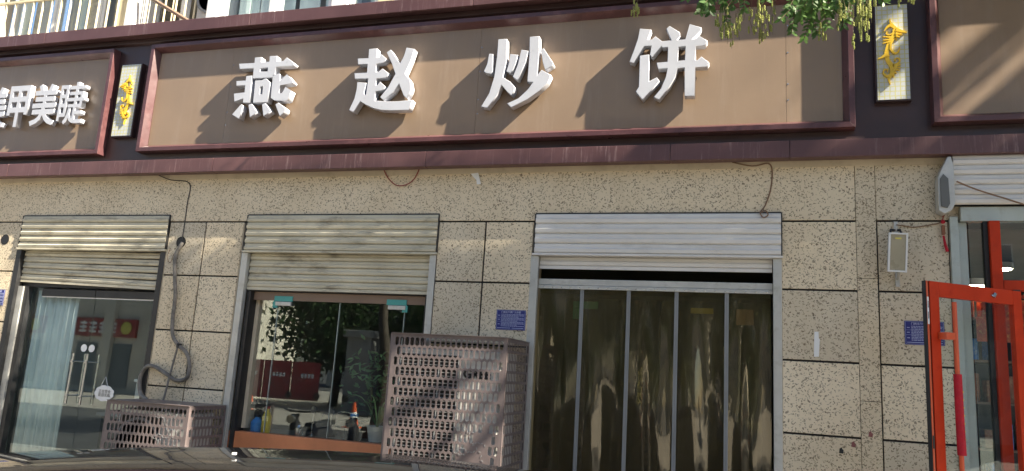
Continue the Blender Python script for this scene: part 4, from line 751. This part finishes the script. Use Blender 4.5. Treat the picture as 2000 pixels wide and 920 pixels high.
# ================================================================ black car
car = thing('parked_car', (-1.6, -4.55, -.25), 'glossy black car parked before the shops, only its roof showing', 'car')
YC = -4.55
def prof_at(tbl, x):
    for (a, p), (b, q) in zip(tbl[:-1], tbl[1:]):
        if a <= x <= b:
            t = (x - a) / (b - a); t = t * t * (3 - 2 * t) if False else t
            return tuple(u + (v - u) * t for u, v in zip(p, q))
    return tbl[-1][1] if x > tbl[-1][0] else tbl[0][1]
# body: x -> (half width, z bottom, z belt/top)
body_t = [(-4.05, (.55, .20, .45)), (-3.95, (.74, .05, .62)), (-3.6, (.84, -.02, .70)), (-2.6, (.89, -.05, .70)), (-.6, (.90, -.05, .66)), (.3, (.89, -.04, .62)), (.9, (.86, 0, .50)), (1.1, (.72, .06, .42)), (1.2, (.5, .14, .34))]
rings = []
for x in [-4.05, -3.98, -3.85, -3.6, -3.2, -2.6, -2, -1.3, -.6, -.1, .3, .6, .9, 1.05, 1.15, 1.2]:
    w, zb, zt = prof_at(body_t, x); h = zt - zb
    rings.append([(x, YC + a * w, zb + b * h) for a, b in ((-.82, 0), (-.97, .18), (-1, .55), (-.95, .85), (-.86, 1.0), (-.4, 1.03), (0, 1.04), (.4, 1.03), (.86, 1.0), (.95, .85), (1, .55), (.97, .18), (.82, 0), (0, -.02))])
o = MB().loft(rings).build('body', 'car_black', car, True); o.modifiers.new('sub', 'SUBSURF').levels = 2; o.modifiers['sub'].render_levels = 2
crest = [(-4.0, .62), (-3.6, .86), (-3.3, .975), (-3.05, 1.068), (-2.5, 1.146), (-1.9, 1.205), (-1.25, 1.238), (-.9, 1.238), (-.5, 1.22), (-.2, 1.17), (.05, 1.06), (.5, .80), (.8, .62)]
cr = spline([(x, 0, z) for x, z in crest], 4)
def zc(x):
    for a, b in zip(cr[:-1], cr[1:]):
        if a.x <= x <= b.x: return a.z + (b.z - a.z) * (x - a.x) / max(1e-6, b.x - a.x)
    return cr[-1].z
def skin(x0, x1, hw0, hw1, name, m, n=22):
    rows_ = []
    for k in range(n + 1):
        x = x0 + (x1 - x0) * k / n; rows_.append([(x, YC + hw0 * s, zc(x) - .095 * abs(s) ** 2.4 - .02 * (abs(s) > .93)) for s in [-1 + 2 * j / 20 for j in range(21)]])
    o_ = MB().loft(rows_, False).build(name, m, car, True); so_ = o_.modifiers.new('thick', 'SOLIDIFY'); so_.thickness = .02; so_.offset = -1; o_.modifiers.new('sub', 'SUBSURF').render_levels = 2; return o_
skin(-3.02, -.42, .60, .60, 'roof_panel', 'car_black'); skin(-3.85, -3.045, .58, .58, 'rear_window', 'car_glass', 8); skin(-.395, .62, .60, .60, 'windscreen', 'car_glass', 8)
for s_ in (-1, 1):
    mo = MB().tube(spline([(x, YC + s_ * .565, zc(x) - .078) for x in (-3.0, -2.4, -1.8, -1.2, -.7, -.45)], 4), .009, 6); mo.build('roof_moulding', 'rubber', car, True)
    sw_ = [(x, YC + s_ * .60, zc(x) - .12) for x in (-3.2, -2.6, -1.8, -1.0, -.5)]; lo_ = [(x, YC + s_ * .80, .70) for x in (-3.75, -2.7, -1.8, -.8, .45)]
    MB().loft([sw_, lo_], False).build('side_glass', 'car_glass', car).modifiers.new('thick', 'SOLIDIFY').thickness = .01
    for x in (-2.95, .25):
        wh = MB().lathe((x, YC + s_ * .80, .07), [(.30, -.1), (.32, -.08), (.32, .08), (.30, .1), (.22, .1), (.22, -.1)], 24, 'Y').build('wheel', 'rubber', car, True)
        MB().lathe((x, YC + s_ * .80, .07), [(.21, -.09), (.21, .09), (.05, .07), (.05, -.07)], 10, 'Y').build('rim', 'steel', wh)
    B('tail_lamp', 'lamp_glass', car, -4.03, -3.90, YC + s_ * .62 - .12, YC + s_ * .62 + .12, .46, .58, bevel=.02); B('headlight', 'steel', car, 1.0, 1.14, YC + s_ * .58 - .13, YC + s_ * .58 + .13, .30, .40, bevel=.02)
    B('door_mirror', 'car_black', car, -.02, .12, YC + s_ * .98 - .1, YC + s_ * .98 + .1, .70, .84, bevel=.03)
tag(MB().loft([[(-1.53 + a * .006, -4.72 + b * .005, 1.229 + z) for a, b in ((-1, -1), (1, -.8), (.9, 1), (-.7, .8))] for z in (0, .004, .007)]).build('roof_reflection', 'paper', None), 'small white chip standing in for a reflection on the black car roof', 'paper')  # white chip added in place of a bright reflection in the roof
# ================================================================ trees
def sun_hit(p, y):
    """where the sun ray through p meets the plane at depth y: (x, z)"""
    t = y - p[1]
    return p[0] - KX * t, p[2] - KZ * t
def lit(x, z):
    if -9.8 < x < .56 and 3.52 < z < 6.4 and not (x > -1.0 and z < 3.76): return True
    if .56 <= x < 3.4 and 3.6 < z < 5.3 and math.sin((z - .917 * x) * 11 + 1.0) + .6 * math.sin((z - .917 * x) * 23) > .15: return True  # streaked gaps shaped into the crowns to dapple the right sign
    return False
def open_to_sun(p):
    """True where a leaf would shade what the sun reaches in the street (sign boards, the cages)"""
    if p[1] > -.16: return True
    x, z = sun_hit(p, -.10)
    for k in (-.42, -.2, 0, .2, .42):
        if lit(x + .737 * k, z + .676 * k): return True
    for x0, x1, yf, z0, z1, ph in ((-3.0, -1.86, -.74, .5, 1.66, 1.2), (-5.55, -5.05, -.58, .3, 1.0, .3)):
        if p[1] > yf - .05: continue
        x, z = sun_hit(p, yf)
        for k in (-.42, -.2, 0, .2, .42):
            a, b = x + .737 * k, z + .676 * k
            if x0 < a < x1 and z0 < b < z1: return True
    return False
CAMP = Vector((0, -6.8563, 1.5254))
def in_view(p, margin=60):
    d = Vector(p) - CAMP; w = d.dot(_f)
    if w < .1: return False
    x = 1000 + 1474 * d.dot(_r2) / w; y = 460 - 1474 * d.dot(_u2) / w
    return -margin < x < 2000 + margin and -margin < y < 920 + margin
def leaf_quads(mb, c, d, L_, w, rnd):
    s = Vector((rnd.gauss(0, 1), rnd.gauss(0, 1), rnd.gauss(0, 1))).cross(d)
    if s.length < 1e-4: return
    s.normalize(); nrm = d.cross(s) * (L_ * .12)
    mb.quad(c - d * L_ / 2, c + s * w / 2 - nrm * .3, c + d * L_ / 2 + nrm, c - s * w / 2 - nrm * .3)
def tree(name, base, h, crown, label, nleaf, leafsize, lm, seed, gaps=False, group=None, trunk_r=.17):
    rnd = random.Random(seed); t = thing(name, base, label, 'tree', group); bx, by, bz = base
    tp = spline([(bx, by, bz), (bx + .1, by - .05, bz + h * .22), (bx - .05, by + .05, bz + h * .42), (bx + .05, by, bz + h * .75)], 5)
    MB().tube(tp, [trunk_r * (1 - .75 * i / (len(tp) - 1)) for i in range(len(tp))], 12).build('trunk', 'bark', t, True)
    lb_ = MB()
    for cx, cy, cz, rx, ry, rz in crown:
        a = tp[int(len(tp) * .55)]; q = spline([a, (a.x * .5 + cx * .5, a.y * .5 + cy * .5, a.z * .45 + cz * .55 + .3), (cx, cy, cz)], 5)
        if not any(in_view(p, 10) or open_to_sun(p) for p in q): lb_.tube(q, [trunk_r * .4 * (1 - .8 * i / (len(q) - 1)) for i in range(len(q))], 7)
    if lb_.v: lb_.build('limbs', 'bark', t, True)
    lv = MB(); tot = sum(r[3] * r[4] * r[5] for r in crown)
    for cx, cy, cz, rx, ry, rz in crown:
        nclump = max(6, int(nleaf * rx * ry * rz / tot / 26))
        for _ in range(nclump):
            while True:
                v = Vector((rnd.uniform(-1, 1), rnd.uniform(-1, 1), rnd.uniform(-1, 1)))
                if v.length < 1: break
            c = Vector((cx + v.x * rx, cy + v.y * ry, cz + v.z * rz)); cd = Vector((rnd.gauss(0, 1), rnd.gauss(0, 1), rnd.gauss(-.3, .5))).normalized()
            for _ in range(26):
                p = c + Vector((rnd.gauss(0, .2), rnd.gauss(0, .2), rnd.gauss(0, .16))) * (leafsize / .13)
                if gaps and (open_to_sun(p) or in_view(p)): continue  # crown shaped for the sun
                leaf_quads(lv, p, (cd + Vector((rnd.gauss(0, .6), rnd.gauss(0, .6), rnd.gauss(0, .6)))).normalized(), leafsize * rnd.uniform(.7, 1.3), leafsize * rnd.uniform(.4, .6), rnd)
    o = lv.build('crown', lm, t); return t
ta = tree('street_tree', (4.9, -2.05, -.0), 11, [(4.6, -2.0, 8.2, 3.4, 1.5, 3.0), (2.2, -1.9, 6.8, 2.6, 1.3, 1.9), (7.2, -2.1, 8.8, 3.0, 1.6, 3.0), (4.5, -2.3, 11, 3.4, 1.5, 2.2), (1.0, -1.7, 7.6, 2.4, 1.1, 1.4), (7.6, -2.1, 12.2, 3.0, 1.5, 2.2), (-.6, -1.2, 6.2, 2.2, .7, 1.2), (3.6, -1.4, 6.0, 2.0, .9, 1.6)], 'leafy street tree with hanging seed pods overhanging the right sign', 26000, .13, 'leaf', 11, True)
tree('street_tree', (11.5, -2.4, 0), 13, [(11.2, -2.4, 11.5, 3.6, 1.6, 3.2), (9.5, -2.3, 13.2, 2.8, 1.4, 2.4), (13.5, -2.5, 13, 3.0, 1.6, 3.0), (11.5, -2.6, 15.5, 3.0, 1.4, 2.2), (9.5, -1.9, 9.8, 2.4, 1.2, 2.0)], 'farther street tree along the pavement shading the wall', 22000, .15, 'leaf', 12, True)
# low boughs of that tree whose shadows cross the cages
for (ax, az), (bx_, bz_), yf, rr in (((-2.98, 1.06), (-2.0, 1.65), -.74, .044), ((-2.55, .76), (-1.90, 1.42), -.74, .034), ((-2.42, .60), (-1.86, 1.20), -.74, .034), ((-5.62, .52), (-5.06, .98), -.58, .036)):
    a = Vector((ax + KX * .95, yf - .95, az + KZ * .95)); b = Vector((bx_ + KX * 1.15, yf - 1.15, bz_ + KZ * 1.15))
    q = [a - (b - a) * .35, a, b] + ([Vector((4.95, -2.0, 8.0))] if yf < -.7 else [Vector((1.6, -1.8, 7.0))]); q = spline(q, 5)
    if not any(in_view(v, 5) for v in q): MB().tube(q, [rr * (.5 + .9 * k / (len(q) - 1)) for k in range(len(q))], 7).build('bough', 'bark', ta, True)
# the twigs of that tree that hang into view
rnd = random.Random(5); tw = MB(); lf = MB(); pd = MB()
def pinnate(p, d, L_):
    d = d.normalized(); tip = p + d * L_ + Vector((0, 0, -.3 * L_)); c = spline([p, p + d * L_ * .5 + Vector((0, 0, -.05 * L_)), tip], 5); tw.tube(c, .0022, 4)
    for i, q in enumerate(c[1:]):
        dd = (c[min(i + 2, len(c) - 1)] - c[i]).normalized(); sd = dd.cross(Vector((rnd.gauss(0, .4), -1, rnd.gauss(0, .4)))).normalized()
        for s in (-1, 1):
            e = (dd * .55 + sd * s + Vector((rnd.gauss(0, .2), rnd.gauss(0, .2), -.35))).normalized(); ll = rnd.uniform(.034, .05); m0 = q + e * ll * .55; w = e.cross(Vector((rnd.gauss(0, .5), -1, rnd.gauss(0, .5)))).normalized() * ll * .24
            k0, k1, k2 = q + e * ll * .25, q + e * ll * .7, q + e * ll; lf.quad(q, k0 + w * .85, k1 + w * .8, k2, k1 - w * .8, k0 - w * .85)
def pods(p, n, spread, drop):
    for _ in range(n):
        a = p + Vector((rnd.gauss(0, spread), rnd.gauss(0, .05), rnd.uniform(-.02, .03))); l1 = drop * rnd.uniform(.4, 1.0); b = a + Vector((rnd.gauss(0, .012), rnd.gauss(0, .012), -l1)); tw.tube([a, (a + b) / 2 + Vector((rnd.gauss(0, .006), 0, 0)), b], .0012, 4)
        for k in range(rnd.randint(1, 4)):
            q = a.lerp(b, rnd.uniform(.35, 1)) + Vector((rnd.gauss(0, .008), rnd.gauss(0, .008), 0)); nb = rnd.randint(2, 4); pl_ = rnd.uniform(.028, .055); pr = []
            for j in range(nb * 3 + 1):
                u = j / (nb * 3); pr.append(((.0034 + .0026 * abs(math.sin(math.pi * nb * u))) * (1 if 0 < u < 1 else .3), -pl_ * u))
            pd.lathe(q, pr, 6)
Y0 = -2.5
for x, z, n in ((-.20, 3.90, 9), (-.13, 3.88, 9), (-.05, 3.92, 9), (.05, 3.92, 7), (.14, 3.90, 5), (.34, 3.80, 7), (.43, 3.79, 8), (.50, 3.83, 7), (.58, 3.84, 7), (.66, 3.85, 5)):
    for _ in range(n if x > .3 else int(n * .7)): pinnate(Vector((x + rnd.gauss(0, .03), Y0 + rnd.gauss(0, .10), z + rnd.uniform(-.02, .12))), Vector((rnd.gauss(-.35, .5), rnd.gauss(0, .4), rnd.uniform(-1.0, -.2))), rnd.uniform(.10, .17))
for x, z, n, sp, dr_ in ((-.09, 3.78, 8, .03, .22), (-.02, 3.76, 7, .03, .17), (.06, 3.78, 9, .035, .22), (.13, 3.76, 8, .03, .25), (.18, 3.8, 4, .02, .2), (.54, 3.74, 6, .03, .19), (.60, 3.74, 9, .03, .25), (.65, 3.72, 10, .025, .26), (.70, 3.78, 6, .02, .2), (.46, 3.76, 3, .02, .18), (.81, 3.84, 3, .02, .12), (.95, 3.80, 4, .02, .11), (-.64, 3.93, 4, .015, .1), (.88, 3.84, 2, .02, .12)):
    pods(Vector((x, Y0 + rnd.gauss(0, .06), z)), n, sp, dr_)
for a, b in (((1.6, -2.3, 5.2), (.55, -2.5, 3.98)), ((1.2, -2.3, 5.0), (-.05, -2.5, 4.02)), ((.7, -2.4, 4.6), (-.64, -2.5, 4.0)), ((1.6, -2.3, 5.0), (.92, -2.5, 3.9)), ((3.6, -2.1, 6.2), (1.5, -2.3, 5.0))):
    a, b = Vector(a), Vector(b); tw.tube(spline([a, a.lerp(b, .5) + Vector((0, 0, .15)), b], 6), [.02, .018, .016, .014, .013, .012, .011, .010, .009, .008, .006, .005, .004], 6)
tw.build('hanging_twigs', 'twig', ta); lf.build('hanging_leaves', 'leaf_front', ta); pd.build('seed_pods', 'pod', ta, True)['kind'] = 'stuff'
# ================================================================ across the street (mirrored in the glass)
for i, (x, y, hh, s, lbl) in enumerate(((-17.2, -23.5, 8, 31, 'dark leafy tree across the street mirrored in the shop window, left one'), (-13.3, -25, 4.8, 32, 'dark leafy tree across the street mirrored in the shop window, middle one'), (-9.0, -25, 4.6, 33, 'dark leafy tree across the street mirrored in the shop window, right one'))):
    tree('roadside_tree', (x, y, -.25), hh, [(x, y, hh * .62, 2.3, 2.0, 2.3), (x + .9, y + .5, hh * .40, 1.6, 1.6, 1.5), (x - .9, y + .3, hh * .36, 1.6, 1.6, 1.5)], lbl, 8000, .34, 'leaf' if i else 'leaf_dark', s, False, 'trees across the street', .22)
for x, y, sd, lbl in ((-4.2, -24, 51, 'dark leafy tree mirrored in the plastic strips, left one'), (-.8, -23, 52, 'dark leafy tree mirrored in the plastic strips, middle one'), (2.8, -24, 53, 'dark leafy tree mirrored in the plastic strips, right one')):
    tree('roadside_tree', (x, y, -.25), 10, [(x, y, 6.6, 2.4, 2.0, 2.8), (x + .6, y + .4, 3.6, 1.8, 1.6, 1.8), (x - .6, y, 10, 2.2, 1.8, 2.2)], lbl, 8000, .36, 'leaf_dark', sd, False, 'trees across the street', .22)
tree('roadside_tree', (-8.2, -9.6, -.25), 8, [(-8.2, -9.6, 6.6, 2.4, 2.2, 1.6)], 'near tree with a dark trunk mirrored in the shop window', 3000, .22, 'leaf_dark', 34, False, 'trees across the street', .20)
for x, lbl in ((-14.8, 'grey stone gate pillar across the street, left one'), (-11.8, 'grey stone gate pillar across the street, right one')):
    t = thing('gate_pillar', (x, -21.5, -.25), lbl, 'pillar', 'stone gate pillars across the street'); B('shaft', 'grey_stone', t, x - .55, x + .55, -22, -20.9, -.25, 2.7, bevel=.03); B('cap', 'grey_stone', t, x - .7, x + .7, -22.15, -20.75, 2.702, 3.0, bevel=.04)
t = thing('advert_hoarding', (-18.4, -20.8, -.25), 'red advert hoarding with white lines across the street', 'hoarding')
for i in range(3):
    x = -20.4 + i * 1.35; pn = B('panel', 'banner_red', t, x, x + 1.3, -20.85, -20.8, .05, 1.6)
    ln = MB()
    for k in range(4): ln.box(x + .45 + k * .16, x + .56 + k * .16, -20.798, -20.79, .95, 1.12)
    ln.build('white_marks', 'paper', pn)
for x, y, lbl in ((-10.9, -13.6, 'orange traffic cone across the street, middle one'), (-14.9, -14.2, 'orange traffic cone across the street, leftmost'), (-8.7, -13.0, 'orange traffic cone across the street, rightmost')):
    t = thing('traffic_cone', (x, y, -.25), lbl, 'cone', 'traffic cones across the street'); MB().lathe((x, y, -.21), [(.17, 0), (.10, .35), (.04, .68), (0, .70)], 18).build('body', 'cone_orange', t, True); B('foot', 'cone_orange', t, x - .23, x + .23, y - .23, y + .23, -.25, -.212); MB().lathe((x, y, -.21), [(.125, .25), (.092, .42), (.09, .42), (.12, .25)], 18).build('band', 'paper', t)
def far_building(name, x0, x1, y, z1, m, label, nx, nz, sign=False):
    t = thing(name, ((x0 + x1) / 2, y, -.25), label, 'building', 'buildings across the street'); B('wall', m, t, x0, x1, y - 8, y, -.25, z1)
    for i in range(nx):
        for k in range(nz):
            a = x0 + (x1 - x0) * (i + .25) / nx; w = (x1 - x0) / nx * .5; z = 5.0 + (z1 - 5.6) * (k + .15) / nz if sign else .9 + (z1 - 1) * (k + .15) / nz; h = (z1 - 5.6) / nz * .6 if sign else (z1 - 1) / nz * .55
            wd = B('window', 'window_white', t, a, a + w, y + .002, y + .06, z, z + h); B('pane', 'window_far', wd, a + .08, a + w - .08, y + .061, y + .07, z + .08, z + h - .08)
    if sign:
        for k in range(4):
            a = x0 + 1.5 + k * 5.2; sb_ = B('shop_sign', 'banner_red', t, a, a + 3.4, y + .01, y + .15, 2.2, 3.0)
            l_ = MB()
            for j in range(4):
                for q in range(3): l_.box(a + .3 + j * .55, a + .7 + j * .55, y + .151, y + .17, 2.36 + q * .18, 2.45 + q * .18)
                l_.box(a + .46 + j * .55, a + .54 + j * .55, y + .151, y + .175, 2.34, 2.86)
            l_.build('lettering', 'paper', sb_); MB().lathe((a + 2.9, y + .151, 2.6), [(.28, 0), (.28, -.03), (0, -.03)], 20, 'Y').build('disc', 'yellow_tape', sb_)
            B('shop_glass', 'window_far', t, a + .2, a + 1.3, y + .01, y + .05, 0, 1.9); B('shop_glass', 'window_far', t, a + 1.6, a + 3.2, y + .01, y + .05, 0, 1.9)
        for k in range(9): a = x0 + .6 + k * 2.6; B('pilaster', 'pale_stone', t, a, a + .5, y + .002, y + .25, -.25, 4.6)
far_building('shop_row', -46, -22.5, -20.5, 10, 'pale_stone', 'pale stone shop row with red signs across the street', 6, 2, True)
far_building('apartment_block', -34, -8, -52, 20, 'pale_stone', 'beige apartment block far across the street behind the trees', 8, 6)
far_building('apartment_block', 4, 30, -46, 18, 'upper_wall', 'taller apartment block across the street behind the camera', 8, 6)
t = thing('end_building', (40, -4, -.25), 'long beige building closing the street far to the right', 'building', 'buildings across the street'); B('wall', 'pale_stone', t, 38, 46, -24, 12, -.25, 16)
for k in range(8):
    for q in range(4): B('window', 'window_far', t, 37.95, 37.999, -22 + k * 4, -20.2 + k * 4, 1.0 + q * 3.6, 2.8 + q * 3.6)
tree('roadside_tree', (16, -9, -.25), 9, [(16, -9, 5.2, 2.6, 2.6, 2.4), (17.2, -9.5, 3.6, 2, 2, 1.6)], 'leafy tree down the street to the right of the grocery', 5000, .3, 'leaf_dark', 41, False, 'trees across the street', .2)
# scooters parked beside the car, mirrored in the shop window
def scooter(x, y, label):
    t = thing('electric_scooter', (x, y, -.25), label, 'scooter', 'scooters mirrored in the shop window')
    for dy in (-.55, .55):
        w = MB().lathe((x, y + dy, 0), [(.20, -.05), (.25, -.03), (.25, .03), (.20, .05)], 20, 'X').build('wheel', 'rubber', t, True); MB().lathe((x, y + dy, 0), [(.18, -.04), (.18, .04), (.04, .03), (.04, -.03)], 10, 'X').build('rim', 'steel', w)
    MB().loft([[(x + a * w_, y + yy, z + b * h) for a, b in ((-1, -.5), (-.7, .5), (.7, .5), (1, -.5))] for yy, w_, z, h in ((-.75, .06, .32, .10), (-.5, .15, .36, .22), (-.1, .16, .30, .26), (.05, .14, .10, .12), (.35, .14, .08, .10), (.45, .12, .3, .5), (.55, .06, .5, .4))]).build('body', 'dark_cloth', t, True)
    MB().loft([[(x + a * w_, y + yy, z + b) for a, b in ((-1, 0), (-.8, .07), (.8, .07), (1, 0))] for yy, w_, z in ((-.7, .10, .50), (-.4, .15, .47), (0, .12, .46))]).build('seat', 'rubber', t, True)
    MB().tube([(x, y + .55, .1), (x, y + .42, .70)], .028, 8).build('steering_column', 'dark_frame', t, True); MB().tube(spline([(x - .34, y + .30, .76), (x - .15, y + .42, .74), (x + .15, y + .42, .74), (x + .34, y + .30, .76)]), .016, 8).build('handlebar', 'dark_frame', t, True)
    for s_ in (-1, 1):
        mr = MB().lathe((x + s_ * .27, y + .36, 1.0), [(.0, .015), (.06, .012), (.065, 0), (.05, -.012), (0, -.015)], 18, 'Y').build('mirror', 'rubber', t, True); MB().tube([(x + s_ * .24, y + .38, .75), (x + s_ * .27, y + .37, .95)], .007, 6).build('mirror_stem', 'steel', mr, True)
    MB().lathe((x, y + .60, .62), [(.0, .03), (.07, .02), (.07, -.05)], 16, 'Y').build('headlight', 'steel', t, True)
    return t
scooter(-7.05, -4.75, 'dark electric scooter with round mirrors reflected in the window, left one'); scooter(-6.05, -4.9, 'dark electric scooter with round mirrors reflected in the window, right one')
